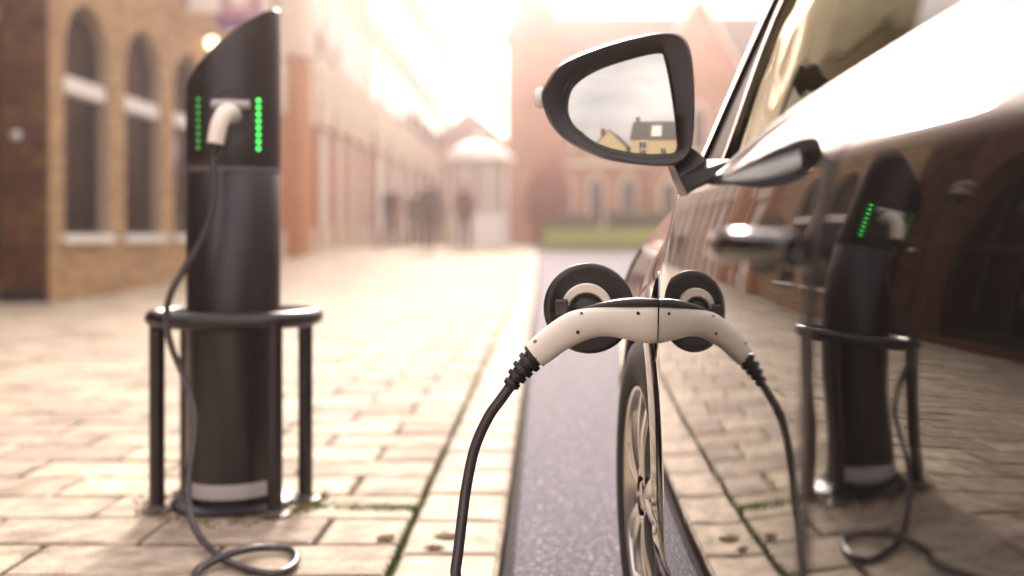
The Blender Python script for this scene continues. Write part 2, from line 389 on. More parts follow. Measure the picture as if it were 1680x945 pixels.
# bricks: the nearest 300 one by one, the rest joined
def brick_vf(l, h=0.065, p=0.012): return MB().box((-p-.02, -l/2, -h/2), (p*.5, l/2, h/2), 0) 
bl, bh = 0.225, 0.075
brick_me = {}
def brick_mesh(l, m):
    k = (round(l, 3), m.name)
    if k not in brick_me:
        b = MB().box((-.03, -l/2+.005, -.0325), (0.0, l/2-.005, .0325)); brick_me[k] = mesh_of('brick', (b.v, b.f), m)
    return brick_me[k]
bricks = []
zz = 0.0; rowi = 0
while zz < 5.2:
    yy = BY0 - (bl/2 if rowi % 2 else 0)
    while yy < BY1:
        a, b = max(yy, BY0), min(yy+bl, BY1); zc = zz+bh/2
        segs = [(a, b)]
        for op in OPS:
            ns = []
            for (p, q) in segs:
                if op[2]-.08 < zc < op[3]: lo, hi = op[0]-op[1], op[0]+op[1]
                elif op[3] <= zc < op[3]+op[1]+.11:
                    rr = math.sqrt(max(0, (op[1]+.11)**2-(zc-op[3])**2)); lo, hi = op[0]-rr, op[0]+rr
                else: ns.append((p, q)); continue
                if q <= lo or p >= hi: ns.append((p, q)); continue
                if p < lo: ns.append((p, lo))
                if q > hi: ns.append((hi, q))
            segs = ns
        for p, q in segs:
            if q-p > .04: bricks.append(((p+q)/2, zc, q-p))
        yy += bl
    zz += bh; rowi += 1
def brick_seen(b):
    px = VX + F*FACADE_X/b[0]; pyy = VY - F*(b[1]-CH)/b[0]
    return 0 if (px > 312 and px < 465) or pyy < 0 else b[2]/b[0]**2
bricks.sort(key=lambda b: -brick_seen(b))
brest = MB()
for n, (y, z, l) in enumerate(bricks):
    pr = random.Random(n).uniform(-.003, .003)
    if n < 300:
        o = bpy.data.objects.new('brick', brick_mesh(l, M_buff)); COL.objects.link(o); o.parent = bb
        o.matrix_parent_inverse = Matrix.Translation(-bb.location); o.location = (FACADE_X+pr, y, z)
    else: brest.box((FACADE_X-.03, y-l/2+.005, z-.0325), (FACADE_X+pr, y+l/2-.005, z+.0325))
stuff(brest.build('bricks', M_buff, bb, fix=False))
for op in OPS:
    for k in range(23):
        a0, a1 = math.pi*k/23+.008, math.pi*(k+1)/23-.008; r0, r1 = op[1]+.004, op[1]+.105
        pl = [(op[0]-r0*math.cos(a0), op[3]+r0*math.sin(a0)), (op[0]-r1*math.cos(a0), op[3]+r1*math.sin(a0)), (op[0]-r1*math.cos(a1), op[3]+r1*math.sin(a1)), (op[0]-r0*math.cos(a1), op[3]+r0*math.sin(a1))]
        MB().prism(pl, FACADE_X-.03, FACADE_X+.006, lambda p, h: (h, p[0], p[1])).build('arch_brick', M_buff, bb)
    xg = FACADE_X-.20
    fr = MB(); outer, inner = arch_poly(op, 0.004), arch_poly(op, 0.075); n = len(outer)
    vs = [(xg+.05, *p) for p in outer] + [(xg+.05, *p) for p in inner] + [(xg-.01, *p) for p in inner]
    fr.add(vs, [(i, (i+1) % n, n+(i+1) % n, n+i) for i in range(n)] + [(n+i, n+(i+1) % n, 2*n+(i+1) % n, 2*n+i) for i in range(n)])
    win = fr.build('window', M_darkframe, bb)
    for zlo, zhi, part in ((op[2]+.07, 2.55, 0), (2.77, None, 1)):
        poly = [(op[0]-op[1]+.06, zlo), (op[0]-op[1]+.06, zhi), (op[0]+op[1]-.06, zhi), (op[0]+op[1]-.06, zlo)] if zhi else arch_poly(op, .06, zlow=zlo-.06)
        MB().prism(poly, xg, xg+.008, lambda p, h: (h, p[0], p[1])).build('pane', M_pane, win)
    MB().box((xg-.02, op[0]-op[1]+.01, 2.56), (FACADE_X-.04, op[0]+op[1]-.01, 2.76), .012).build('transom', M_white, win)
    MB().box((FACADE_X-.22, op[0]-op[1]-.06, op[2]-.11), (FACADE_X+.07, op[0]+op[1]+.06, op[2]+.005), .012).build('sill', M_white, win)
# tiled return wall at the corner
tl = 0.178
MB().box((-6.36, BY0-.035, -.1), (FACADE_X-.014, BY0-.004, BZ)).build('corner_wall', M_tile, bb)
tme = MB().box((-tl/2+.005, -.022, -tl/2+.005), (tl/2-.005, .0, tl/2-.005), .012); tme = mesh_of('tile', (tme.v, tme.f), M_tile)
for i in range(3):
    for j in range(26):
        o = bpy.data.objects.new('tile', tme); COL.objects.link(o); o.parent = bb; o.matrix_parent_inverse = Matrix.Translation(-bb.location)
        o.location = (FACADE_X-.018-tl*(i+.5), BY0-.036, .16+tl*(j+.5))
MB().box((-6.37, BY0-.075, -.1), (FACADE_X+.005, BY0-.03, .15), .01).build('plinth', M_darkframe, bb)
# things on it
lamp = empty('wall_lamp', (-6.15, BY0-.06, 1.95), 'small round white lamp on the brown tiled corner wall', 'lamp')
MB().lathe([(.0, 0), (.045, .002), (.062, .03), (.055, .06), (.0, .085)], (-6.15, BY0-.062, 1.96), 16, M=Matrix.Rotation(R(90), 3, 'X')).build('globe', M_white, lamp, True)
MB().box((-6.22, BY0-.066, 1.86), (-6.08, BY0-.058, 2.06), .002).build('back_plate', M_darkframe, lamp)
orn = MB(); rr = random.Random(3)
for k in range(70):
    a, b = rr.uniform(0, 6.28), rr.uniform(-1, 1); c = Vector((-6.33+.19*math.cos(a)*math.sqrt(1-b*b)*rr.uniform(.4, 1), 11.7+.15*math.sin(a)*math.sqrt(1-b*b), 3.30+.17*b)); s = rr.uniform(.03, .06)
    d1 = Vector((rr.gauss(0, 1), rr.gauss(0, 1), rr.gauss(0, 1))).normalized()*s; d2 = d1.orthogonal().normalized()*s*.7
    orn.add([c-d1, c+d2, c+d1, c-d2, c+d1.cross(d2).normalized()*s*.5], [(0, 1, 4), (1, 2, 4), (2, 3, 4), (3, 0, 4), (0, 3, 2, 1)])
bask = empty('hanging_basket', (-6.33, 11.7, 3.1), 'white flowers hanging high at the left edge above the dark doorway', 'flowers')
orn.build('blossoms', M_white, bask, fix=False); bask.children[0]['kind'] = 'stuff'
MB().lathe([(.0, -.15), (.10, -.12), (.15, -.03), (.16, 0)], (-6.33, 11.7, 3.2), 16).build('basket', M_darkframe, bask)
MB().tube([(-6.33, 11.7, 3.2), (-6.33, 11.7, 3.75)], .006, 6).build('chain', M_darkframe, bask)

# --- dark shopfront nearer than the corner (seen reflected in the doors)
sf = empty('shopfront_building', (-8, 6, 0), 'dark brick shopfront with wide arches and glazed doors at the left edge', 'building')
SX = -6.38; OP2 = [(9.75, 2.05, 0.16, 2.2), (4.7, 2.05, 0.16, 2.2), (-.35, 2.05, .16, 2.2)]
sw = MB(); arched_wall(sw, -3.5, BY0-.08, -.1, 5.2, OP2, SX, .5); sw.build('wall', M_redbrick, sf)
for k, op in enumerate(OP2):
    xg = SX-.42
    MB().prism(arch_poly(op, .02), xg-.012, xg, lambda p, h: (h, p[0], p[1])).build('pane', M_pane, sf)
    for j in range(6):
        y = op[0]-op[1]+.05+j*(2*op[1]-.1)/5; zt = op[3]+math.sqrt(max(0, op[1]**2-(y-op[0])**2)) if abs(y-op[0]) < op[1] else op[3]
        MB().box((xg+.002, y-.045, .17), (xg+.09, y+.045, max(zt-.04, 2.2)), .006).build('mullion', M_darkframe, sf)
    MB().box((xg+.004, op[0]-op[1]+.01, 2.12), (xg+.11, op[0]+op[1]-.01, 2.26), .006).build('transom', M_darkframe, sf)
    MB().box((xg+.001, op[0]-op[1]+.01, .17), (xg+.1, op[0]+op[1]-.01, .42), .006).build('kick_panel', M_darkframe, sf)
    MB().box((SX-.45, op[0]-op[1]-.05, -.1), (SX+.05, op[0]+op[1]+.05, .158), .01).build('step', M_redbrick, sf)
    for j in (2, 3): MB().tube([(xg+.14, op[0]-.12+(j-2)*.24, .95), (xg+.14, op[0]-.12+(j-2)*.24, 1.35)], .012, 8).build('door_handle', M_chrome, sf)

# --- arcade of piers, cream capitals and terracotta panels farther up the street
def street_block(name, label, y0, y1, h, x, bays, m_wall, m_pier, m_panel, upper):
    b = empty(name, (x-3, (y0+y1)/2, G(y0)), label, 'building'); g = G(y0)-.25
    MB().box((x-6, y0+.003, g), (x-.25, y1-.003, g+h)).build('wall', m_wall, b)
    MB().box((x-6.05, y0+.001, g+h), (x+.2, y1-.001, g+h+.4)).build('cornice', M_cream, b)
    st = (y1-y0)/bays
    for i in range(bays):
        ya, yb = y0+i*st, y0+(i+1)*st; w = st*.17; gg = G(ya)
        MB().box((x-.26, ya+.002, gg-.2), (x+.06, ya+w, gg+3.6), .02).build('pier', m_pier, b)
        MB().box((x-.28, ya-.03, gg+3.6), (x+.14, ya+w+.05, gg+4.4), .05).build('capital', M_cream, b)
        MB().box((x-.24, ya+w+.01, gg+.62), (x-.10, yb-.01, gg+3.1)).build('shop_panel', m_panel, b)
        MB().box((x-.24, ya+w+.01, gg-.2), (x+.02, yb-.01, gg+.6), .03).build('stall_riser', M_cream, b)
        MB().box((x-.24, ya+w+.01, gg+3.12), (x+.04, yb-.01, gg+4.2), .02).build('fascia', M_cream, b)
        for j in range(upper):
            zb = gg+4.9+j*2.7
            wn_ = MB().box((x-.26, ya+w+.25, zb), (x-.20, yb-.25, zb+1.8)).build('window', M_white, b)
            for s in (0, 1):
                ym = (ya+w+.25+yb-.25)/2
                MB().box((x-.2, (ya+w+.32, ym+.03)[s], zb+.07), (x-.19, (ym-.03, yb-.32)[s], zb+1.73)).build('pane', M_pane, wn_)
    return b
arc = street_block('arcade_building', 'cream arcade with orange brick piers and white shop panels', 19.3, 33.5, 11.0, -5.55, 7, M_cream, M_orange, M_white, 1)
MB().box((-5.75, 22.35, G(22)-.2), (-5.20, 23.35, G(23)+4.3), .03).build('brick_pier', M_orange, arc)
MB().box((-5.80, 22.25, G(23)+4.3), (-5.10, 23.45, G(23)+6.6), .06).build('capital', M_cream, arc)
street_block('terrace_building', 'tall pale stone terrace beyond the arcade', 33.6, 50, 10.5, -5.5, 5, M_cream, M_sand, M_white, 2)
street_block('end_building', 'farthest pale building on the left side of the street', 50.1, 66, 11.5, -5.6, 4, M_cream, M_sand, M_rust, 2)

# --- red sandstone hall closing the street
hall = empty('sandstone_hall', (5, 50, .5), 'hazy red sandstone hall with gables and pointed windows closing the street', 'building')
HY = 46.0
MB().box((-1.3, HY, .3), (22, HY+9, 8.2)).build('wall', M_sand, hall)
MB().prism([(-1.6, 8.2), (22.3, 8.2), (21, 10.6), (-.6, 10.6)], HY+.2, HY+9.2, lambda p, h: (p[0], h, p[1])).build('roof', M_slate, hall)
for (xa, xb, pk) in ((4.7, 8.9, 11.2), (12.2, 16.0, 10.6)):
    xm = (xa+xb)/2
    gb = MB().prism([(xa, .3), (xb, .3), (xb, 7.4), (xm, pk), (xa, 7.4)], HY-.9, HY+.02, lambda p, h: (p[0], h, p[1])).build('gable', M_sand, hall)
    MB().prism([(xa-.15, 7.3), (xm, pk+.02), (xb+.15, 7.3), (xb+.15, 7.6), (xm, pk+.35), (xa-.15, 7.6)], HY-1.0, HY+.1, lambda p, h: (p[0], h, p[1])).build('coping', M_cream, gb)
    for k in range(3):
        xc = xa+.8+k*(xb-xa-1.6)/2
        for (z0, z1) in ((1.2, 3.4), (4.4, 6.6)):
            w_ = MB().prism([(xc-.42, z0), (xc+.42, z0), (xc+.42, z1-.4), (xc, z1+.1), (xc-.42, z1-.4)], HY-.95, HY-.91, lambda p, h: (p[0], h, p[1])).build('window', M_cream, hall)
            MB().prism([(xc-.28, z0+.12), (xc+.28, z0+.12), (xc+.28, z1-.5), (xc, z1-.12), (xc-.28, z1-.5)], HY-.96, HY-.952, lambda p, h: (p[0], h, p[1])).build('pane', M_pane, w_)
for k in range(8):
    xc = (-.4, 1.0, 2.4, 3.8, 9.7, 11.1, 17.2, 19.2)[k]
    for (z0, z1) in ((1.2, 3.6), (4.6, 7.0)):
        w_ = MB().prism([(xc-.42, z0), (xc+.42, z0), (xc+.42, z1-.4), (xc, z1+.1), (xc-.42, z1-.4)], HY-.05, HY-.01, lambda p, h: (p[0], h, p[1])).build('window', M_cream, hall)
        MB().prism([(xc-.28, z0+.12), (xc+.28, z0+.12), (xc+.28, z1-.5), (xc, z1-.12), (xc-.28, z1-.5)], HY-.06, HY-.052, lambda p, h: (p[0], h, p[1])).build('pane', M_pane, w_)
MB().box((-1.35, HY-.12, 3.9), (22.1, HY-.005, 4.15)).build('string_course', M_cream, hall)
tow = MB().box((-1.6, HY-.3, .3), (1.0, HY+2.6, 9.6)).build('tower', M_sand, hall)
MB().prism([(-1.8, 9.6), (1.2, 9.6), (-.3, 12.3)], HY-.4, HY+2.7, lambda p, h: (p[0], h, p[1])).build('tower_roof', M_slate, tow)
wing = empty('low_wing', (-4, 60, .5), 'low pink brick house in the haze behind the kiosk', 'building')
MB().box((-6.2, 58, .3), (-2.0, 64, 6.0)).build('wall', M_sand, wing)
MB().prism([(-6.4, 6.0), (-1.8, 6.0), (-4.1, 7.9)], 57.8, 64.2, lambda p, h: (p[0], h, p[1])).build('roof', M_slate, wing)
for k in range(3):
    for z0 in (1.4, 3.8):
        w_ = MB().box((-5.8+k*1.3, 57.94, z0), (-5.0+k*1.3, 57.99, z0+1.4)).build('window', M_white, wing)
        MB().box((-5.72+k*1.3, 57.92, z0+.08), (-5.08+k*1.3, 57.935, z0+1.32)).build('pane', M_pane, w_)

# --- houses behind the camera (seen in the wing mirror) and across the road
def house(name, label, x0, x1, y0, y1, eave, ridge, m_wall, axis='x', face=1, rows=2, cols=3, g=0.0, street=False):
    """gabled house; face = +1 when its windows look to +y, -1 to -y; axis of the ridge"""
    b = empty(name, ((x0+x1)/2, (y0+y1)/2, g), label, 'house')
    MB().box((x0, y0, g-.2), (x1, y1, eave)).build('wall', m_wall, b)
    ov = .25
    if axis == 'x':
        ym = (y0+y1)/2; pl = [(y0-ov, eave-.12), (ym, ridge), (y1+ov, eave-.12), (y1+ov, eave+.05), (ym, ridge+.2), (y0-ov, eave+.05)]
        rf = MB().prism(pl, x0-.1, x1+.1, lambda p, h: (h, p[0], p[1])).build('roof', M_slate, b)
        MB().prism([(y0, eave), (y1, eave), (ym, ridge)], x0+.002, x1-.002, lambda p, h: (h, p[0], p[1])).build('gable', m_wall, b)
    else:
        xm = (x0+x1)/2; pl = [(x0-ov, eave-.12), (xm, ridge), (x1+ov, eave-.12), (x1+ov, eave+.05), (xm, ridge+.2), (x0-ov, eave+.05)]
        rf = MB().prism(pl, y0-.1, y1+.1, lambda p, h: (p[0], h, p[1])).build('roof', M_slate, b)
        MB().prism([(x0, eave), (x1, eave), (xm, ridge)], y0+.002, y1-.002, lambda p, h: (p[0], h, p[1])).build('gable', m_wall, b)
    MB().box((x0+.4, (y0+y1)/2-.35, ridge-.6), (x0+1.1, (y0+y1)/2+.35, ridge+1.0)).build('chimney', M_redbrick, rf)
    if street:                                          # windows and a door on the side towards the road
        for r_ in range(2):
            for c in range(3):
                yc = y0+(c+.5)*(y1-y0)/3; zb = g+1.0+r_*2.5
                if r_ == 0 and c == 1:
                    d_ = MB().box((x0-.06, yc-.5, g), (x0-.003, yc+.5, g+2.2), .01).build('door', M_darkframe, b)
                    MB().box((x0-.10, yc+.32, g+1.0), (x0-.065, yc+.40, g+1.06), .005).build('door_handle', M_chrome, d_); continue
                w_ = MB().box((x0-.05, yc-.6, zb), (x0-.003, yc+.6, zb+1.5), .01).build('window', M_white, b)
                for s in (-1, 1):
                    ya = yc+(-.53 if s < 0 else .03); MB().box((x0-.06, ya, zb+.07), (x0-.052, ya+.5, zb+1.43)).build('pane', M_pane, w_)
                MB().box((x0-.12, yc-.68, zb-.12), (x0-.004, yc+.68, zb-.002), .01).build('sill', M_cream, w_)
    yf = y1 if face > 0 else y0
    for r_ in range(rows):
        for c in range(cols):
            xc = x0+(c+.5)*(x1-x0)/cols; zb = g+1.0+r_*2.5
            w_ = MB().box((xc-.5, min(yf, yf+.05*face), zb), (xc+.5, max(yf, yf+.05*face), zb+1.4)).build('window', M_white, b)
            for s in (-1, 1):
                xa = xc+(-.44 if s < 0 else .03)
                MB().box((xa, min(yf+.052*face, yf+.06*face), zb+.07), (xa+.41, max(yf+.052*face, yf+.06*face), zb+1.33)).build('pane', M_pane, w_)
    return b
# ------------------------------------------------------------------ the car
PSI = R(3.5); PX, PY = 0.19, 1.70
CW = 1.74                                            # body width
car = empty('parked_car', (1.05, .6, -.05), 'glossy black car parked at the kerb, plugged in and charging', 'car')
def L2W(u, v, z): return Vector((PX - u*math.sin(PSI) + v*math.cos(PSI), PY + u*math.cos(PSI) + v*math.sin(PSI), z))
def sst(a, b, x):
    t = min(1, max(0, (x-a)/(b-a))); return t*t*(3-2*t)
CREASE = .850
TH = [(.10, -48), (.18, -42), (.24, -20), (.30, -3), (.36, .8), (.45, 1.3), (.55, .3), (.632, -.6), (.715, 2.4), (.79, 8.6), (.838, 11), (CREASE, 12)]
def theta(z):
    for (a, ta), (b, tb) in zip(TH, TH[1:]):
        if z <= b: return R(ta + (tb-ta)*max(0, (z-a))/(b-a))
    return R(TH[-1][1])
_pz = np.linspace(.10, CREASE, 400); _pv = np.cumsum([math.tan(theta(z)) for z in _pz])*(_pz[1]-_pz[0]); _pv -= np.interp(.64, _pz, _pv)
V845 = float(_pv[-1])
_pu = np.linspace(-3.5, 1.4, 981)
_pk = np.interp(_pu, [-3.5, -1.9, -1.2, -.95, -.55, -.35, 0, .25, 1.4], [.012, .015, .07, .10, .10, .063, .05, 0, 0])     # curvature in plan
_pm = np.cumsum(_pk)*.005; _pm += .056 - np.interp(0, _pu, _pm); _ps = np.cumsum(_pm)*.005; _ps -= np.interp(0, _pu, _ps)
def plan(u):
    s = float(np.interp(u, _pu, _ps))
    if u > .85: s += .36*((u-.85)/.39)**3
    if u < -2.85: s += .30*((-2.85-u)/.5)**3
    return s
def belt(u): return .876 + .10*min(1.1, max(-.2, -.22-u)) - .02*max(0, -.9-u)
def VB(u): return .066 + .034*sst(-.45, -1.1, u)
def sst(a, b, x):
    t = min(1, max(0, (x-a)/(b-a))); return t*t*(3-2*t)
def side_v(u, z):
    """inward offset of the body side at station u and height z"""
    if z <= CREASE: v = float(np.interp(z, _pz, _pv))
    else:
        t = min(1, (z-CREASE)/max(.01, belt(u)-CREASE)); v = V845 + (VB(u)-V845)*(.92*t + .08*t*t)
    w = sst(-.12, .5, u)
    if z > .60: v += w*.128*((z-.60)/.26)**1.6
    return v + plan(u)
def side(u, z, out=0.0): return L2W(u, side_v(u, z) - out, z)
def mirror_side(p):
    """the same point on the car's other flank"""
    d = Vector((p.x-PX, p.y-PY)); u = -d.x*math.sin(PSI)+d.y*math.cos(PSI); v = d.x*math.cos(PSI)+d.y*math.sin(PSI)
    return L2W(u, CW - .025 - v, p.z)
UC, ZC, AR = 0.335, 0.27, 0.358                      # front axle
UR = -2.22                                          # rear axle
def gapA(z): return -.105 + .100*sst(.12, .62, z) + .01*sst(.6, .9, z)     # door / fender joint
def gapB(z): return -.835 - .03*sst(.2, .9, z)
def gapC(z): return -1.70 + (.12*sst(.55, .25, z) if z < .55 else 0)
def panel(name, ua, ub, z0, ztop, arch=None, hole=None, both=True, du=.022, dz=.010, flange=.014, m=None):
    for flank in ((0, 1) if both else (0,)):
        nu = max(2, int((ub(.5)-ua(.5))/du)); nz = max(2, int((ztop(-.5)-z0)/dz))
        UZ = []; nA = nz-max(3, int(nz*.13))
        for i in range(nz+1):
            rowv = []
            for j in range(nu+1):
                t = j/nu; zt = ztop(ua(.6)*(1-t)+ub(.6)*t); z = z0+(CREASE-z0)*i/nA if i <= nA else CREASE+(zt-CREASE)*(i-nA)/(nz-nA)
                u = ua(z)*(1-t)+ub(z)*t; rowv.append([u, z])
            UZ.append(rowv)
        if arch:
            def r_(p):
                return math.hypot(p[0]-arch[0], p[1]-arch[1]) if p[1] > arch[1] else (abs(p[0]-arch[0]))
            ins = [[r_(p) < arch[2] for p in row] for row in UZ]
            snap = [[False]*(nu+1) for _ in range(nz+1)]
            for i in range(nz+1):
                for j in range(nu+1):
                    if ins[i][j]:
                        nb = [ins[a][b] for a in (i-1, i, i+1) for b in (j-1, j, j+1) if 0 <= a <= nz and 0 <= b <= nu]
                        if not all(nb): snap[i][j] = True
            for i in range(nz+1):
                for j in range(nu+1):
                    if snap[i][j]:
                        p = UZ[i][j]
                        if p[1] > arch[1]:
                            d = max(1e-4, math.hypot(p[0]-arch[0], p[1]-arch[1])); p[0] = arch[0]+(p[0]-arch[0])/d*arch[2]; p[1] = arch[1]+(p[1]-arch[1])/d*arch[2]
                        else: p[0] = arch[0]+math.copysign(arch[2], p[0]-arch[0])
        hin = None
        if hole and not flank:
            hin = [[math.hypot(p[0]-hole[0], p[1]-hole[1]) < hole[2] for p in row] for row in UZ]
            for i in range(nz+1):
                for j in range(nu+1):
                    if hin[i][j] and not all(hin[a][b] for a in (i-1, i, i+1) for b in (j-1, j, j+1) if 0 <= a <= nz and 0 <= b <= nu):
                        p = UZ[i][j]; d = max(1e-4, math.hypot(p[0]-hole[0], p[1]-hole[1])); p[0] = hole[0]+(p[0]-hole[0])/d*hole[2]; p[1] = hole[1]+(p[1]-hole[1])/d*hole[2]
        mb = MB(); co = lambda p, o=0: (side(p[0], p[1], o) if not flank else mirror_side(side(p[0], p[1], o)))
        mb.v = [tuple(co(p)) for row in UZ for p in row]; n = nu+1
        for i in range(nz):
            for j in range(nu):
                if arch and all(ins[a][b] for a in (i, i+1) for b in (j, j+1)): continue
                if hin and all(hin[a][b] for a in (i, i+1) for b in (j, j+1)): continue
                mb.f.append((i*n+j, i*n+j+1, (i+1)*n+j+1, (i+1)*n+j))
        for e in ([row[0] for row in UZ], [row[-1] for row in UZ], UZ[0], UZ[-1]):
            if arch and e is UZ[0]: continue
            mb.grid([[co(p) for p in e], [co(p, -flange) for p in e]])
        if flank: mb.f = [f[::-1] for f in mb.f]
        mb.build(name, m or M_paint, car, True, fix=True)
top_door = lambda u: belt(u)
c_ = lambda v: (lambda z: v)
panel('front_door', lambda z: gapB(z)+.0045, lambda z: gapA(z)-.0025, .175, top_door)
panel('rear_door', lambda z: gapC(z)+.0025, lambda z: gapB(z)-.0045, .175, top_door)
panel('front_fender', lambda z: gapA(z)+.0015, c_(1.18), .175, lambda u: .885 if u > 0 else belt(u)+(.885-belt(u))*sst(-.2, 0, u), (UC, ZC, AR), (.088, .640, .080), du=.014, dz=.012)
panel('rear_quarter', c_(-3.28), lambda z: gapC(z)-.0025, .175, top_door, (UR, ZC, AR))
# rocker, and the dark inner shell that shows in the joints
for flank in (0, 1):
    mm = (lambda p: p) if not flank else mirror_side
    us = [-1.84+.05*i for i in range(36)]
    MB().grid([[mm(side(u, z)) for u in us] for z in (.172, .15, .125, .105)] + [[mm(L2W(u, .16, .10)) for u in us]]).build('rocker', M_plastic, car, True)
    us = [-3.2+.06*i for i in range(20)]
    inner = MB()
    for (a, b, zlo) in ((-1.85, -.04, .13),):
        uu = [a+(b-a)*i/30 for i in range(31)]
        inner.grid([[mm(side(u, z, -.02)) for u in uu] for z in (.13, .3, .5, .7, .84)])
    uu = [-.06+.02*i for i in range(6)]
    inner.grid([[mm(side(u, z, -.02)) for u in uu] for z in (.63, .7, .78, .86)])
    inner.build('door_jamb', M_darkframe, car)
    for uc in (UC, UR):
        # wheel arch: proud lip, liner
        ang = [R(-18+216*i/48) for i in range(49)]
        pts = [(uc+AR*math.cos(a), ZC+AR*math.sin(a)) if math.sin(a) > 0 else (uc+math.copysign(AR, math.cos(a)), ZC+AR*math.sin(a)) for a in ang]
        def off(p, r): 
            d = Vector((p[0]-uc, max(0, p[1]-ZC))); d = d.normalized() if d.length > 1e-6 else Vector((math.copysign(1, p[0]-uc), 0)); return (p[0]+d.x*r, p[1]+d.y*r)
        rows = []
        for (r0, o) in ((.060, -.0015), (.057, .0012), (.030, .0060), (.004, .0105), (.001, .0108), (-.003, .0095), (-.005, .005), (-.005, -.03)):
            rows.append([mm(side(*off(p, r0), o*(.6+.4*min(1, abs(p[0]-uc)/AR*1.1)) if o > 0 else o)) for p in pts])
        MB().grid(rows).build('arch_lip', M_paint, car, True)
        lin = [[mm(L2W(p[0], vv + plan(uc), p[1])) for p in pts] for vv in (.02, .12, .30)]
        lin.append([mm(L2W(uc+(p[0]-uc)*.02, .30+plan(uc), ZC+(p[1]-ZC)*.02)) for p in pts])
        MB().grid(lin).build('arch_liner', M_rubber, car)
# rubber edge strip at the rear of each front door
for flank in (0, 1):
    mm = (lambda p: p) if not flank else mirror_side
    zr = [.18+.665*i/40 for i in range(41)]
    MB().grid([[mm(side(gapB(z)+du_, z, o)) for z in zr] for (du_, o) in ((.003, -.002), (.004, .0022), (.012, .0028), (.021, .0022), (.022, -.001))]).build('edge_strip', M_rubber, car, True)
# upper body
def roofv(u, z): return VB(u) + plan(u) + .010 + (z-belt(u))*math.tan(R(15)) - .020*((z-belt(u))/.5)*(1-(z-belt(u))/.5)
def uA(z): return .085 - (z-.90)*1.72                  # front edge of the pillar
ZR = 1.345
def fw(z): return .05 + .17*(1-sst(.86, 1.10, z))       # width of the frame and sail panel behind the pillar
def uC(z): return -2.62 + (z-.93)*1.15
def strip(name, fa, fb, zs, m, flank, n=6, out=0.0, thick=0.0):
    mm = (lambda p: p) if not flank else mirror_side
    rows = []
    for z in zs:
        a, b = fa(z), fb(z); rows.append([mm(L2W(a+(b-a)*i/n, roofv(a+(b-a)*i/n, z)-out, z)) for i in range(n+1)])
    mb = MB().grid(rows)
    if thick:
        e1 = [[r[0] for r in rows], [mm(L2W(fa(z), roofv(fa(z), z)+thick, z)) for z in zs]]
        e2 = [[r[-1] for r in rows], [mm(L2W(fb(z), roofv(fb(z), z)+thick, z)) for z in zs]]
        mb.grid(e1).grid(e2)
    return mb.build(name, m, car, True)
def zs(z0, z1, n): return [z0+(z1-z0)*i/n for i in range(n+1)]
for fl in (0, 1):
    mm = (lambda p: p) if not fl else mirror_side
    strip('front_pillar', lambda z: uA(z)-.055, uA, zs(.872, ZR, 14), M_paint, fl, 4, .012, .05)
    strip('window_frame', lambda z: uA(z)-.062-fw(z), lambda z: uA(z)-.060, zs(.874, ZR-.012, 14), M_plastic, fl, 4, .006, .03)
    strip('window_trim', lambda z: uA(z)-.080-fw(z), lambda z: uA(z)-.064-fw(z), zs(.876, ZR-.02, 14), M_chrome, fl, 3, .009, .02)
    strip('centre_pillar', lambda z: -.94-.10*(z-.93), lambda z: -.83-.10*(z-.93), zs(.93, ZR, 10), M_plastic, fl, 4, .004, .03)
    strip('rear_pillar', uC, lambda z: uC(z)+.42-.3*(z-.93), zs(.90, ZR, 12), M_paint, fl, 8, .006, .03)
    strip('front_window', lambda z: -.832-.10*(z-.93), lambda z: uA(z)-.078-fw(z), zs(.874, ZR-.02, 16), M_glass, fl, 20)
    strip('rear_window', lambda z: uC(z)+.41-.3*(z-.93), lambda z: -.938-.10*(z-.93), zs(.92, ZR-.02, 16), M_glass, fl, 20)
    # belt moulding along the window bottom
    us = [.04-.05*i for i in range(46)]
    MB().grid([[mm(L2W(u, VB(u)+plan(u)+o, belt(u)+h)) for u in us] for (o, h) in ((-.001, -.004), (.001, .006), (.006, .010), (.014, .010), (.02, 0))]).build('belt_moulding', M_plastic, car, True)
    # roof edge
    us = [uA(ZR)-.02*i*3 for i in range(26)]; us = [u for u in us if u > uC(ZR)+.1]
    MB().grid([[mm(L2W(u, roofv(u, ZR)-.006+o, ZR+h)) for u in us] for (o, h) in ((0, -.03), (.0, 0), (.015, .02), (.05, .038))]).build('roof_rail', M_paint, car, True)
rows = []
us = [uA(ZR)-(uA(ZR)-uC(ZR))*i/24 for i in range(25)]
for u in us:
    v0 = roofv(u, ZR)+.045; rows.append([L2W(u, v0+(CW-.025-2*v0)*j/16, ZR+.037+.055*math.sin(math.pi*j/16)**.8*math.sin(math.pi*(.12+.76*us.index(u)/24))) for j in range(17)])
MB().grid(rows).build('roof', M_paint, car, True)
def span(name, m, ends):
    rows = []
    for (u, z, v0, bow, ub) in ends: rows.append([L2W(u+ub*math.sin(math.pi*j/16), v0+(CW-.025-2*v0)*j/16, z+bow*math.sin(math.pi*j/16)) for j in range(17)])
    return MB().grid(rows).build(name, m, car, True)
span('windscreen', M_glass, [(uA(.90)+.0, .905, roofv(uA(.9), .9)+.01, .02, .28), (uA(1.05), 1.05, roofv(uA(1.05), 1.05)+.015, .03, .22), (uA(1.2), 1.2, roofv(uA(1.2), 1.2)+.02, .04, .17), (uA(ZR), ZR+.03, roofv(uA(ZR), ZR)+.045, .05, .12)])
span('rear_screen', M_glass, [(uC(.95), .955, roofv(uC(.95), .95)+.02, .02, -.12), (uC(1.15), 1.15, roofv(uC(1.15), 1.15)+.02, .03, -.1), (uC(ZR), ZR+.02, roofv(uC(ZR), ZR)+.045, .04, -.08)])
hv = lambda u: side_v(u, .885)+.004
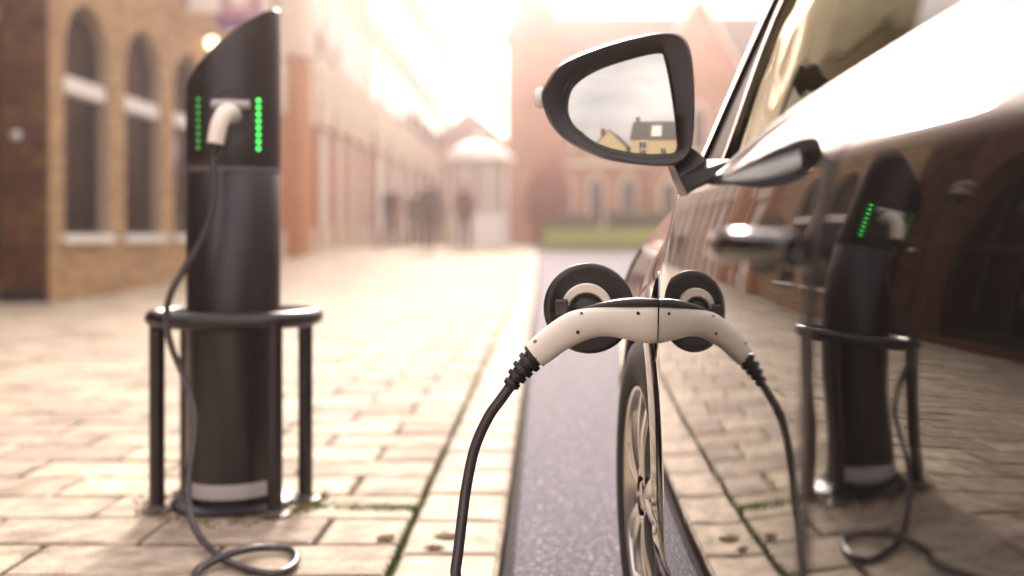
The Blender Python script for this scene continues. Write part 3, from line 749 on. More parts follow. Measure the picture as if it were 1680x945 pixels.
span('bonnet', M_paint, [(u, z, hv(min(u, 1.1)), b, ub) for (u, z, b, ub) in ((.02, .888, .03, .28), (.2, .887, .045, .2), (.45, .880, .055, .12), (.75, .850, .06, .07), (1.0, .79, .06, .05), (1.16, .72, .05, .04))])
span('boot_lid', M_paint, [(u, z, VB(u)+plan(max(u, -3.2))+.01, b, 0) for (u, z, b) in ((-2.45, .962, .03), (-2.8, .985, .03), (-3.15, .985, .02), (-3.27, .93, .01), (-3.32, .70, .0))])
bump = []
for z, k in ((.16, -.05), (.22, .0), (.35, .03), (.5, .03), (.6, .0), (.70, -.06)):
    bump.append([L2W(1.17+k+.13*math.sin(math.pi*j/20)**.7, plan(1.17)+side_v(.3, .5)-.03+(CW-.025-2*(plan(1.17)))*j/20, z) for j in range(21)])
MB().grid(bump).build('front_bumper', M_paint, car, True)
bump = []
for z, k in ((.18, .05), (.25, .0), (.4, -.03), (.55, -.03), (.66, .0), (.71, .04)):
    bump.append([L2W(-3.27+k-.12*math.sin(math.pi*j/20)**.7, plan(-3.27)+(CW-.025-2*plan(-3.27))*j/20, z) for j in range(21)])
MB().grid(bump).build('rear_bumper', M_paint, car, True)
M_lens = mat('lamp_lens', (.5, .5, .5), .05, metal=.6); M_redlens = mat('red_lens', (.3, .01, .01), .1)
for fl in (0, 1):
    mm = (lambda p: p) if not fl else mirror_side
    MB().grid([[mm(side(u, z, .004)) for u in (.86, .92, .98, 1.04, 1.10, 1.15)] for z in (.60, .66, .71, .75)]).build('headlight', M_lens, car, True)
    MB().grid([[mm(side(u, z, .004)) for u in (-3.26, -3.2, -3.12, -3.05, -3.0)] for z in (.70, .77, .84, .9)]).build('tail_light', M_redlens, car, True)
# underside, interior
MB().box((0, 0, 0), (1, 1, 1))
fl_ = MB(); fl_.add([L2W(-3.1, .14, .14), L2W(1.0, .14, .14), L2W(1.0, 1.55, .14), L2W(-3.1, 1.55, .14)], [(0, 1, 2, 3)]); fl_.build('floor_pan', M_rubber, car)
MB().grid([[L2W(u, v, z) for v in (.16, .5, .86, 1.2, 1.55)] for (u, z) in ((.10, .60), (-.05, .86), (-.22, .88), (-.36, .80), (-.40, .55))]).build('dashboard', M_plastic, car, True)
def car_box(name, u0, u1, v0, v1, z0, z1, tilt, m, bev=.05):
    mb = MB().box((v0, u0, z0), (v1, u1, z1), bev); mb.v = [tuple(L2W(p[1]-(p[2]-z0)*tilt, p[0], p[2])) for p in mb.v]; return mb.build(name, m, car, True, 40)
for v in (.28, .98):
    car_box('seat_cushion', -1.25, -.72, v, v+.48, .30, .50, 0, M_cloth); car_box('seat_back', -1.33, -1.18, v, v+.48, .45, 1.02, .3, M_cloth); car_box('headrest', -1.52, -1.42, v+.11, v+.37, 1.03, 1.20, .2, M_cloth, .04)
car_box('rear_bench', -2.2, -1.75, .22, 1.5, .30, .52, 0, M_cloth); car_box('rear_seat_back', -2.32, -2.18, .22, 1.5, .48, 1.02, .3, M_cloth)
ring = [L2W(-.55+.06*math.sin(a), 1.22+.185*math.cos(a), .87+.175*math.sin(a)) for a in [2*math.pi*i/32 for i in range(32)]]
sw_ = MB().tube(ring, .014, 8, True); sw_.tube([ring[0], L2W(-.53, 1.22, .87), ring[16]], .016, 8); sw_.tube([L2W(-.53, 1.22, .87), L2W(-.40, 1.22, .80)], .03, 8)
sw_.build('steering_wheel', M_plastic, car, True)
# door handles
for fl in (0, 1):
    mm = (lambda p: p) if not fl else mirror_side
    for uc in (-.705, -1.56):
        z0 = .772; pts = [(uc-.105+.21*i/20) for i in range(21)]; rows = []
        for i, u in enumerate(pts):
            t = i/20; o = .006+.040*math.sin(math.pi*min(1, max(0, t)))**.55; hh = .012+.005*math.sin(math.pi*t)
            rows.append([mm(side(u, z0+hh*math.sin(q), o+.009*math.cos(q))) for q in [2*math.pi*k/12 for k in range(12)]])
        h = MB().grid(rows, True).build('door_handle', M_paint, car, True)
        cup = [[mm(side(uc+.062*rr*math.cos(q), z0+.03*rr*math.sin(q), .0012)) for q in [2*math.pi*k/24 for k in range(24)]] for rr in (0.02, .5, 1)]
        MB().grid(cup, True).build('handle_cup', M_plastic, h, True)
# wheels
def wheel(uc, flank):
    """local frame: axle along +a (outward); built about the hub"""
    mm = (lambda p: p) if not flank else mirror_side
    vface = plan(uc) - .009                        # outer face of the tyre
    def P(r, q, d): return mm(L2W(uc + r*math.cos(q), vface + d, ZC + r*math.sin(q)))   # d inward
    TR = .318
    hub = None
    def rev(prof, n=56): return [[P(r, 2*math.pi*j/n, d) for j in range(n)] for (r, d) in prof]
    ty = MB().grid(rev([(.215, .022), (.222, .006), (.245, -.001), (.275, .0), (.300, .008), (.312, .020), (TR, .035), (TR, .17), (.30, .195), (.22, .20)]), True).build('wheel', M_tyre, car, True)
    MB().grid(rev([(.2165, .022), (.2165, .010), (.211, .007), (.205, .012), (.200, .03), (.194, .034)]), True).build('rim', M_alloy, ty, True)
    MB().grid(rev([(.194, .034), (.188, .06), (.186, .16), (.14, .165), (.0, .165)]), True).build('barrel', M_rubber, ty, True)
    MB().grid(rev([(.0, .085), (.135, .085), (.138, .10), (.138, .11)]), True).build('brake_disc', mat('brake_steel', (.25, .23, .21), .4, metal=.9), ty, True)
    MB().grid(rev([(.0, .012), (.026, .013), (.032, .019), (.05, .024), (.062, .034), (.064, .085)], 32), True).build('hub_cap', M_alloy, ty, True)
    for k in range(5):
        q0 = R(90+72*k+8)
        for s in (-1, 1):
            rows = []
            for i in range(9):
                t = i/8; r = .045+.162*t; wid = .016+.004*t; qo = s*(.30*(1-t)**1.5*0 + .19 + .04*math.sin(t*3))*(.55+.45*t)
                d = .012-.006*math.sin(math.pi*t)+.004*t
                cx, cz = r*math.cos(q0+qo*1.0), r*math.sin(q0+qo*1.0); nx, nz = -math.sin(q0+qo), math.cos(q0+qo)
                rows.append([mm(L2W(uc+cx+nx*e, vface+d+dd, ZC+cz+nz*e)) for (e, dd) in ((-wid, .03), (-wid, .004), (-wid*.6, 0), (wid*.6, 0), (wid, .004), (wid, .03))])
            MB().grid(rows).build('spoke', M_alloy, ty, True, 50)
    for k in range(5):
        q = R(90+72*k+44); MB().grid([[P(.026+0*j, 0, .02) if False else mm(L2W(uc+.048*math.cos(q)+rr*math.cos(a), vface+.021-dd, ZC+.048*math.sin(q)+rr*math.sin(a))) for a in [2*math.pi*j/6 for j in range(6)]] for (rr, dd) in ((.009, 0), (.009, .008), (.0, .008))], True).build('wheel_nut', M_chrome, ty)
for fl in (0, 1):
    for uc in (UC, UR): wheel(uc, fl)
# charging port, open flap
fu = .088; pz = .640
MB().grid([[side(fu+rr*math.cos(q), pz+rr*math.sin(q), o) for q in [2*math.pi*k/48 for k in range(48)]] for (rr, o) in ((.083, -.0015), (.081, .0012), (.078, .0), (.074, -.008), (.066, -.010), (.064, -.016), (.052, -.018), (.05, -.022), (.035, -.022), (.0, -.022))], True).build('charge_port', M_paint, car, True, 60)
FC = W(966, 506, 1.885); FRAD = .0825
def disc(prof, n=64, c=FC, sq=1.0, q0=0, q1=2*math.pi):
    return [[Vector((c.x+r*math.cos(q0+(q1-q0)*j/n), c.y+d-.10*r*math.cos(q0+(q1-q0)*j/n), c.z+r*sq*math.sin(q0+(q1-q0)*j/n))) for j in range(n + (0 if q1-q0 > 6.2 else 1))] for (r, d) in prof]
flap = MB().grid(disc([(.0, .0), (.066, .0), (.070, -.003), (.078, -.003), (FRAD, .002), (FRAD, .008), (.07, .014), (0, .018)]), True).build('charge_flap', M_plastic, car, True, 50)
arc = []
for i in range(33):
    q = R(8+160*i/32); w = .0068+.002*math.sin(math.pi*i/32)
    c = Vector((FC.x-.004, FC.y-.012, FC.z-.002)); rr = .0395
    arc.append([Vector((c.x+(rr+a)*math.cos(q), c.y+b-.1*rr*math.cos(q), c.z+(rr+a)*math.sin(q))) for (a, b) in ((-w, .012), (-w, -.002), (-w*.7, -.005), (w*.7, -.005), (w, -.002), (w, .012))])
MB().grid(arc).build('latch_ring', M_ivory, flap, True, 45)
MB().grid(disc([(.0, -.008), (.026, -.008), (.029, -.006), (.029, 0)], 32, Vector((FC.x-.004, FC.y, FC.z-.008))), True).build('socket_cap', M_rubber, flap, True, 45)
clip = W(921, 503, 1.865); MB().box((clip.x-.011, clip.y-.012, clip.z-.016), (clip.x+.012, clip.y+.012, clip.z+.014), .004).build('latch_clip', mat('smoked_plastic', (.05, .042, .04), .12), flap)
MB().tube([FC+Vector((.06, .006, .0)), FC+Vector((.09, .012, 0)), side(fu+.085, pz, -.01)], [.014, .013, .012], 10).build('hinge_arm', M_plastic, flap, True)
# door mirror
MY = 1.52
outer = [(889, 158), (896, 135), (920, 104), (972, 80), (1035, 61), (1092, 52), (1122, 60), (1135, 90), (1140, 150), (1139, 215), (1131, 252), (1106, 270), (1045, 268), (985, 256), (932, 230), (902, 198)]
glass = [(929, 160), (938, 131), (975, 107), (1030, 91), (1082, 82), (1092, 96), (1102, 150), (1110, 215), (1109, 246), (1088, 251), (1040, 249), (985, 234), (948, 207), (932, 184)]
ro = [(p.x, p.y) for p in catmull([(a, b, 0) for a, b in outer], 6, True)]; n_o = len(ro)
gl = catmull([(a, b, 0) for a, b in glass], 10, True)
def resample(pl, n):
    P = [Vector((p[0], p[1])) for p in pl]; P.append(P[0]); d = [0]
    for a, b in zip(P, P[1:]): d.append(d[-1]+(b-a).length)
    out = []
    for k in range(n):
        t = d[-1]*k/n
        for i in range(len(P)-1):
            if d[i+1] >= t: f = (t-d[i])/max(1e-9, d[i+1]-d[i]); out.append(P[i].lerp(P[i+1], f)); break
    return out
NM = 96; ro = resample(ro, NM); rg = resample([(p.x, p.y) for p in gl], NM)
cx, cy = 1020, 165
def ring_at(pl, k, dy, shift=(0, 0)): return [W(cx+(p.x-cx)*k+shift[0], cy+(p.y-cy)*k+shift[1], MY)+Vector((0, dy, 0)) for p in pl]
gap_ = [rg[i].lerp(ro[i], .12) for i in range(NM)]; rim_ = [rg[i].lerp(ro[i], .55) for i in range(NM)]; rim2 = [rg[i].lerp(ro[i], .88) for i in range(NM)]
hs_ = MB().grid([ring_at(gap_, 1, .052), ring_at(gap_, 1, .008), ring_at(rim_, 1, -.001), ring_at(rim2, 1, -.004), ring_at(ro, 1, .003), ring_at(ro, 1.005, .018), ring_at(ro, .985, .045), ring_at(ro, .92, .075, (4, -2)), ring_at(ro, .76, .105, (8, -3)), ring_at(ro, .45, .124, (12, -4)), ring_at(ro, .02, .129, (14, -4))], True)
mir = hs_.build('door_mirror', M_plastic, car, True, 55)
MB().grid([ring_at(rg, 1.06, .051), ring_at(rg, .02, .051)], True).build('mirror_back', M_darkframe, mir)
gc = W(cx, cy, MY)+Vector((0, .020, 0)); MR = 1.25
nrm = Vector((math.sin(R(MIRROR_YAW)), -math.cos(R(MIRROR_YAW))*math.cos(R(MIRROR_PITCH)), math.sin(R(MIRROR_PITCH)))).normalized()
rows = []
for k in [i/14 for i in range(15)]:
    rw = []
    for p in rg:
        q = W(cx+(p.x-cx)*max(k, .002), cy+(p.y-cy)*max(k, .002), MY)-W(cx, cy, MY)
        # lies in the tilted plane of the glass, bulging slightly toward its normal
        base = Vector((q.x, 0, q.z)); dy = -(base.x*nrm.x+base.z*nrm.z)/nrm.y
        rw.append(gc+Vector((q.x, dy, q.z)) - nrm*(q.length_squared/(2*MR)))
    rows.append(rw)
MB().grid(rows, True).build('mirror_glass', M_mirror, mir, True)
tipp = W(884, 156, MY)
MB().lathe([(.0, -.016), (.008, -.014), (.012, 0), (.008, .014), (.0, .016)], tipp+Vector((.003, .03, 0)), 14).build('turn_signal', mat('clear_lens', (.8, .76, .7), .1), mir, True)
stalk = [[W(1105, 262, MY)+Vector((0, .02, 0)), W(1138, 240, MY)+Vector((0, .02, 0)), W(1138, 240, MY)+Vector((0, .07, 0)), W(1105, 262, MY)+Vector((0, .08, 0))]]
fa, fb = side(-.215, .832), L2W(-.235, VB(-.2)+plan(-.2)-.004, .885)
stalk.append([W(1112, 292, MY)+Vector((.002, .0, 0)), W(1160, 262, MY)+Vector((0, .0, 0)), W(1160, 262, MY)+Vector((0, .06, 0)), W(1112, 292, MY)+Vector((0, .06, 0))])
stalk.append([fa+Vector((.004, 0, 0)), fb+Vector((.01, 0, .004)), fb+Vector((.01, .09, 0)), fa+Vector((.004, .09, 0))])
MB().grid(stalk, True).build('mirror_arm', M_plastic, mir)
# ------------------------------------------------------------------ charging post
CX, CY, PR = -0.905, 3.04, 0.133
post = empty('charging_post', (CX, CY, 0), 'black cylindrical charging post with slanted top and green lights', 'charging post')
n = 64
def pring(r, z): return [(CX+r*math.cos(2*math.pi*j/n), CY+r*math.sin(2*math.pi*j/n), z) for j in range(n)]
MB().grid([pring(PR, .0), pring(PR, .05), pring(PR, .5), pring(PR, .968), pring(PR-.004, .974)], True).build('column', M_post, post, True, 40)
def ztop(x):
    t = max(0, min(1, (x-CX+PR)/(2*PR))); return 1.195+.245*t**.9
head = [pring(PR-.004, .974), pring(PR+.001, .980)]
for k in range(1, 13):
    rw = []
    for (x, y, z) in pring(PR+.001, 0): rw.append((x, y, .98+(ztop(x)-.98)*k/12))
    head.append(rw)
def capring(s, dz): return [(CX+(x-CX)*s, CY+(y-CY)*s, ztop(CX+(x-CX)*s)+dz) for (x, y, z) in pring(PR+.001, 0)]
hd = MB().grid(head, True); hd.build('head', M_post, post, True, 40)
MB().grid([capring(1, 0), capring(.985, .004), capring(.6, .006), capring(.02, .006)], True).build('slanted_top', mat('top_cap', (.10, .085, .085), .3), post, True)
MB().grid([pring(PR+.0015, .965), pring(PR+.003, .969), pring(PR+.003, .973), pring(PR+.0015, .977)], True).build('seam_ring', mat('seam_grey', (.10, .08, .085), .4), post, True)
MB().grid([pring(PR+.045, .0), pring(PR+.045, .012), pring(PR+.03, .022), pring(PR+.004, .024)], True).build('base_flange', M_hoop, post, True, 40)
a0, a1 = R(-155), R(-29)
bd = [[(CX+(PR+.003)*math.cos(a0+(a1-a0)*j/24), CY+(PR+.003)*math.sin(a0+(a1-a0)*j/24), z) for j in range(25)] for z in (.040, .082)]
MB().grid(bd).build('foot_band', M_grey, post, True)
def on_post(deg, z, out=0.0):                         # 0 = towards the camera, positive to the right
    a = R(-90+deg); return Vector((CX+(PR+out)*math.cos(a), CY+(PR+out)*math.sin(a), z))
FRONT = 13.0
def oval(rx, rz, out, zc=1.108, m=40): return [on_post(FRONT+math.degrees(rx*math.cos(2*math.pi*k/m)/PR), zc+rz*math.sin(2*math.pi*k/m), out) for k in range(m)]
rec = MB().grid([oval(.066, .092, .0012), oval(.064, .090, .006), oval(.057, .083, .006), oval(.054, .080, -.0005+.002), oval(.001, .001, .002)], True).build('socket_recess', M_plastic, post, True, 50)
MB().grid([[on_post(FRONT+d, 1.150+dz, o) for d in (-19, -14, -7, 0, 7, 14, 19)] for (dz, o) in ((-.012, .003), (-.012, .022), (.0, .030), (.012, .020), (.012, .003))]).build('socket_hood', M_grey, rec, True)
for (deg, m_) in ((-28.5, M_led2), (46, M_led)):
    for k in range(8):
        c = on_post(deg, 1.030+.0195*k, .002)
        MB().lathe([(.0052, 0), (.0048, .003), (.003, .005), (0, .0055)], c, 10, M=Matrix.Rotation(R(deg), 3, 'Z') @ Matrix.Rotation(R(90), 3, 'X')).build('status_light', m_, post, True)
# guard hoop
hoop = empty('guard_hoop', (-.9, 3.03, 0), 'black steel guard hoop on four legs round the charging post', 'barrier')
def rrect(x0, x1, y0, y1, r, z):
    out = []
    for (cx_, cy_, a) in ((x1-r, y1-r, 0), (x0+r, y1-r, 90), (x0+r, y0+r, 180), (x1-r, y0+r, 270)):
        for k in range(9): q = R(a+90*k/8); out.append((cx_+r*math.cos(q), cy_+r*math.sin(q), z))
    return out
HZ = .545
MB().tube(rrect(-1.125, -.672, 2.872, 3.20, .15, HZ), .0245, 14, True).build('ring', M_hoop, hoop, True)
for (x, y) in ((-1.092, 2.935), (-1.075, 3.135), (-.745, 2.885), (-.700, 3.06)):
    lg = MB().tube([(x, y, 0), (x, y, HZ-.005)], .0215, 14).build('leg', M_hoop, hoop, True, 40)
    MB().lathe([(.043, 0), (.043, .008), (.028, .012), (.024, .018), (.022, .02)], (x, y, .001), 20).build('foot_plate', mat('worn_steel', (.06, .045, .035), .5, var=.4, scale=60), lg, True, 40)

# ------------------------------------------------------------------ charging cable with its two connectors
cab = empty('charging_cable', (-.2, 2.2, 0), 'black charging cable with white connectors looping from post to car', 'charging cable')
GY = 1.785
def sweep(path, half, rz, up=Vector((0, 1, 0)), n=20, power=.8):
    """path in a plane that holds the direction `up` as its normal; half = half width along up, rz = half height in plane"""
    rows = []; P = [Vector(p) for p in path]
    for i, p in enumerate(P):
        t = (P[min(i+1, len(P)-1)]-P[max(i-1, 0)]).normalized(); s = t.cross(up).normalized()
        rw = []
        for k in range(n):
            q = 2*math.pi*k/n; c, d = math.cos(q), math.sin(q)
            rw.append(p + up*half[i]*math.copysign(abs(c)**power, c) + s*rz[i]*math.copysign(abs(d)**power, d))
        rows.append(rw)
    return rows
key = [(877, 583, .0235, .0235), (893, 570, .0245, .0255), (915, 553, .025, .0265), (943, 537, .026, .0280), (975, 528, .027, .0262), (1005, 527, .028, .0265), (1035, 530, .0295, .0295), (1062, 532, .031, .0325), (1086, 532, .0305, .0315), (1104, 532, .028, .028)]
ctr = catmull([W(a, b, GY) for a, b, _, _ in key], 6); rad = catmull([(h, w, 0) for _, _, h, w in key], 6)
sh = MB().grid(sweep(ctr, [r.x for r in rad], [r.y for r in rad], n=28), True)
m_ = 28; sh.f.append(tuple(range(m_)))
conn = sh.build('car_connector', M_ivory, cab, True, 50)
tk = [(952, 507, .004, .001), (985, 500.5, .012, .0045), (1020, 497, .0155, .0075), (1055, 496.5, .0165, .0085), (1088, 498.5, .016, .008), (1104, 499, .014, .0075)]
tc_ = catmull([W(a, b, GY) for a, b, _, _ in tk], 5); tr_ = catmull([(h, w, 0) for _, _, h, w in tk], 5)
MB().grid(sweep(tc_, [r.x for r in tr_], [r.y for r in tr_], n=20, power=.7), True).build('grip_strip', mat('soft_grip', (.026, .018, .02), .34), conn, True)
for (a, b, rr, m__) in ((954, 514, .0024, M_rubber), (1047, 514, .0031, M_rubber), (948, 545, .0034, M_rubber), (878, 560, .0036, mat('screw_cover', (.33, .28, .22), .5))):
    # sits on the connector flank that faces the camera
    wpt = W(a, b, GY-.026); best = min(range(len(ctr)), key=lambda i: (ctr[i]-W(a, b, GY)).length)
    off = (ctr[best]-W(a, b, GY)).length; hw = rad[best].x; rz_ = rad[best].y
    dq = max(0, 1-(min(.98, off/rz_))**(2/.8))**(.8/2)*hw
    c = W(a, b, GY-dq); MB().lathe([(0, .0012), (rr*.8, .0012), (rr, .0002), (rr, -.003)], c, 14, M=Matrix.Rotation(R(90), 3, 'X')).build('screw', m__, conn, True, 40)
bt = [W(884, 577, GY), W(872, 590, GY), W(858, 605, GY), W(846, 620, GY), W(836, 636, GY)]
bp_ = catmull(bt, 8); br_ = [.0225-.0115*(i/(len(bp_)-1)) for i in range(len(bp_))]
boot = MB().tube(bp_, [r*.86 for r in br_], 18)
boot.build('boot', M_rubber, conn, True, 50)
for i, f in ((4, 1.12), (10, 1.14), (16, 1.16), (22, 1.18), (28, 1.16)):
    d = (bp_[i+1]-bp_[i-1]).normalized(); MB().tube([bp_[i]-d*.0052, bp_[i]-d*.004, bp_[i]+d*.004, bp_[i]+d*.0052], [br_[i]*f*.93, br_[i]*f, br_[i]*f, br_[i]*f*.93], 18).build('boot_rib', M_rubber, conn, True, 40)
# connector in the post
sx = on_post(FRONT+1, 1.112, .0)
pk = [sx+Vector((.0, .01, .010)), sx+Vector((.006, -.040, .012)), sx+Vector((.002, -.072, .004)), sx+Vector((-.008, -.090, -.030)), sx+Vector((-.016, -.096, -.080))]
pc = catmull(pk, 6); pr_ = [.026-.004*i/(len(pc)-1) for i in range(len(pc))]
pcon = MB().tube(pc, pr_, 20).build('post_connector', M_ivory, cab, True, 50)
MB().tube([pc[-1], pc[-1]+Vector((-.004, -.001, -.018)), pc[-1]+Vector((-.006, -.001, -.036))], [.021, .018, .0105], 16).build('boot', M_rubber, pcon, True, 40)
CR = .0092
st = pc[-1]+Vector((-.006, -.001, -.034))
Yc = st.y
path = [st, W(352, 300, Yc), W(347, 345, Yc-.0), W(331, 392, Yc), W(303, 440, Yc), W(281, 480, 2.80), W(273, 520, 2.80), W(281, 568, 2.80), W(304, 625, 2.80), W(319, 680, 2.78), W(316, 735, 2.74), W(309, 790, 2.70), W(311, 840, 2.66)]
def on_ground(x, y, lift=0.0):
    Y = F*(CH-CR-lift)/(y-VY); return W(x, y, Y)
path += [W(327, 880, 2.60)]
path += [on_ground(362, 915, .006), on_ground(405, 934), on_ground(450, 941), on_ground(480, 929), on_ground(486, 911), on_ground(468, 900), on_ground(425, 899, .005), on_ground(380, 908, .017), on_ground(345, 924, .005), on_ground(322, 940), on_ground(305, 975)]
path += [Vector((-.86, 1.95, CR)), Vector((-.80, 1.72, CR)), Vector((-.60, 1.58, CR)), Vector((-.38, 1.58, CR+.003)), Vector((-.27, 1.63, .04)), W(735, 985, 1.72), W(748, 930, 1.74), W(757, 860, 1.76), W(765, 800, 1.775), W(779, 735, GY), W(801, 685, GY), W(822, 655, GY), W(840, 630, GY)]
MB().tube(catmull(path, 9), CR, 14).build('cord', mat('cord_rubber', (.05, .042, .044), .27, bump=.04, bscale=300), cab, True)

# ------------------------------------------------------------------ kiosk, people, planting, signs
KX, KY = -1.85, 30.0; g = G(KY)
kio = empty('kiosk', (KX, KY, g), 'pale round-roofed kiosk in the haze at the end of the street', 'kiosk')
MB().lathe([(.90, g-.1), (.90, g+.9), (.86, g+.92)], (KX, KY, 0), 8).build('base', M_white, kio)
for k in range(8):
    a = R(22.5+45*k); MB().tube([(KX+.86*math.cos(a), KY+.86*math.sin(a), g+.9), (KX+.86*math.cos(a), KY+.86*math.sin(a), g+2.4)], .05, 8).build('post', M_white, kio)
MB().lathe([(.80, g+.92), (.80, g+2.38)], (KX, KY, 0), 8).build('glazing', mat('kiosk_glass', (.45, .40, .36), .1), kio)
MB().lathe([(.84, g+2.38), (1.05, g+2.45), (1.05, g+2.56), (.80, g+2.78), (.45, g+2.95), (.14, g+3.02), (.12, g+3.2), (.0, g+3.32)], (KX, KY, 0), 32).build('roof', M_white, kio, True, 50)

M_skin = mat('skin', (.45, .27, .19), .6)
def person(x, y, h, turn, coat, trousers, hair, label, stride=.16, side_bag=False):
    s = h/1.75; g = G(y)
    J = dict(pel=(0, 0, .95), waist=(0, 0, 1.10), chest=(0, .01, 1.32), neck=(0, .015, 1.49), head=(0, .03, 1.60), crown=(0, .02, 1.70))
    E = [('pel', 'waist'), ('waist', 'chest'), ('chest', 'neck'), ('neck', 'head'), ('head', 'crown')]
    RD = dict(pel=(.16, .12), waist=(.155, .115), chest=(.175, .125), neck=(.058, .058), head=(.078, .095), crown=(.055, .065))
    for sg, nm in ((-1, 'l'), (1, 'r')):
        f = stride*sg
        J.update({nm+'hip': (sg*.09, 0, .88), nm+'knee': (sg*.10, f*.55+.03, .49), nm+'ank': (sg*.10, f, .09), nm+'toe': (sg*.12, f+.17, .035),
                  nm+'sh': (sg*.185, 0, 1.40), nm+'elb': (sg*.235, -f*.5-.02, 1.13), nm+'wr': (sg*.23, -f*.9+.06, .90), nm+'palm': (sg*.225, -f*.9+.08, .83)})
        RD.update({nm+'hip': (.088, .095), nm+'knee': (.06, .065), nm+'ank': (.045, .05), nm+'toe': (.042, .03), nm+'sh': (.065, .068), nm+'elb': (.050, .052), nm+'wr': (.034, .034), nm+'palm': (.022, .036)})
        E += [('pel', nm+'hip'), (nm+'hip', nm+'knee'), (nm+'knee', nm+'ank'), (nm+'ank', nm+'toe'), ('chest', nm+'sh'), (nm+'sh', nm+'elb'), (nm+'elb', nm+'wr'), (nm+'wr', nm+'palm')]
        px, pyy, pz_ = J[nm+'palm']
        for k in range(4):
            J[nm+'f%d' % k] = (px, pyy-.027+.018*k, pz_-.055); J[nm+'g%d' % k] = (px-sg*.015, pyy-.027+.018*k+.006, pz_-(.095, .105, .10, .085)[k])
            RD[nm+'f%d' % k] = (.0095, .0095); RD[nm+'g%d' % k] = (.008, .008); E += [(nm+'palm', nm+'f%d' % k), (nm+'f%d' % k, nm+'g%d' % k)]
        J[nm+'th'] = (px-sg*.01, pyy+.05, pz_-.02); RD[nm+'th'] = (.010, .010); E.append((nm+'palm', nm+'th'))
    names = list(J); me = bpy.data.meshes.new('person'); me.from_pydata([Vector(J[k_])*s for k_ in names], [(names.index(a), names.index(b)) for a, b in E], [])
    tmp = bpy.data.objects.new('person_tmp', me); COL.objects.link(tmp)
    md = tmp.modifiers.new('Skin', 'SKIN'); md.use_smooth_shade = True
    for i, k_ in enumerate(names):
        sv = me.skin_vertices[0].data[i]; sv.radius = (RD[k_][0]*s, RD[k_][1]*s); sv.use_root = (k_ == 'pel')
    sb = tmp.modifiers.new('Sub', 'SUBSURF'); sb.levels = 1; sb.render_levels = 1
    dg = bpy.context.evaluated_depsgraph_get(); nme = bpy.data.meshes.new_from_object(tmp.evaluated_get(dg)); bpy.data.objects.remove(tmp)
    nme.materials.clear()
    for m_ in (M_skin, coat, trousers, M_rubber): nme.materials.append(m_)
    for p in nme.polygons:
        z, ax = p.center.z/s, abs(p.center.x)/s
        p.material_index = 3 if z < .085 else (0 if z > 1.475 or (z < .905 and ax > .18) else (1 if z > .80 and (z > .93 or ax < .18) else 2)); p.use_smooth = True
    o = bpy.data.objects.new('person', nme); COL.objects.link(o); o.location = (x, y, g); o.rotation_euler = (0, 0, R(turn)); tag(o, label, 'person')
    def kid(mb, name, m):
        c = mb.build(name, m, None, True); c.parent = o; return c
    hm = MB(); hm.grid([[(.088*s*math.sin(b)*math.cos(a)*1.0, (.012+.105*math.sin(b)*math.sin(a)-.008)*s, (1.635+.105*math.cos(b))*s) for a in [2*math.pi*k/20 for k in range(20)]] for b in [R(2+12*i) for i in range(9)]], True); kid(hm, 'hair', hair)
    kid(MB().grid([[(s*rx*math.cos(a), s*(.01+ry*math.sin(a)), s*z) for a in [2*math.pi*k/20 for k in range(20)]] for (z, rx, ry) in ((.72, .215, .165), (.86, .205, .155), (1.0, .185, .14), (1.12, .172, .13))], True), 'coat_skirt', coat)
    for sg in (-1, 1): kid(MB().lathe([(0, -.008*s), (.008*s, 0), (0, .008*s)], (sg*.032*s, .122*s, 1.62*s), 8), 'eye', M_rubber)
    kid(MB().lathe([(.014*s, -.02*s), (.008*s, .012*s), (0, .022*s)], (0, .128*s, 1.585*s), 8), 'nose', M_skin)
    kid(MB().box((-.022*s, .112*s, 1.543*s), (.022*s, .125*s, 1.551*s)), 'mouth', mat('lips', (.3, .12, .1), .5))
    return o
M_c1, M_c2, M_c3 = mat('dark_coat', (.03, .022, .025), .9), mat('maroon_coat', (.10, .02, .025), .9), mat('brown_coat', (.07, .045, .035), .9)
M_t1, M_h1, M_h2 = mat('dark_trousers', (.025, .024, .03), .9), mat('brown_hair', (.05, .025, .012), .6), mat('grey_hair', (.22, .2, .18), .6)
person(-2.78, 25.4, 1.76, 10, M_c1, M_t1, M_h1, 'person in a dark coat walking up the street, left of the kiosk', .20)
person(-1.98, 26.2, 1.70, -8, M_c2, M_t1, M_h1, 'person in a maroon coat standing just in front of the kiosk', .10)
person(-4.05, 27.6, 1.72, 170, M_c1, M_t1, M_h2, 'grey-haired person in dark clothes walking beside the arcade', .17)
person(-3.55, 28.6, 1.66, 175, M_c3, M_t1, M_h1, 'brown-coated person farther along, beside the arcade', .15)

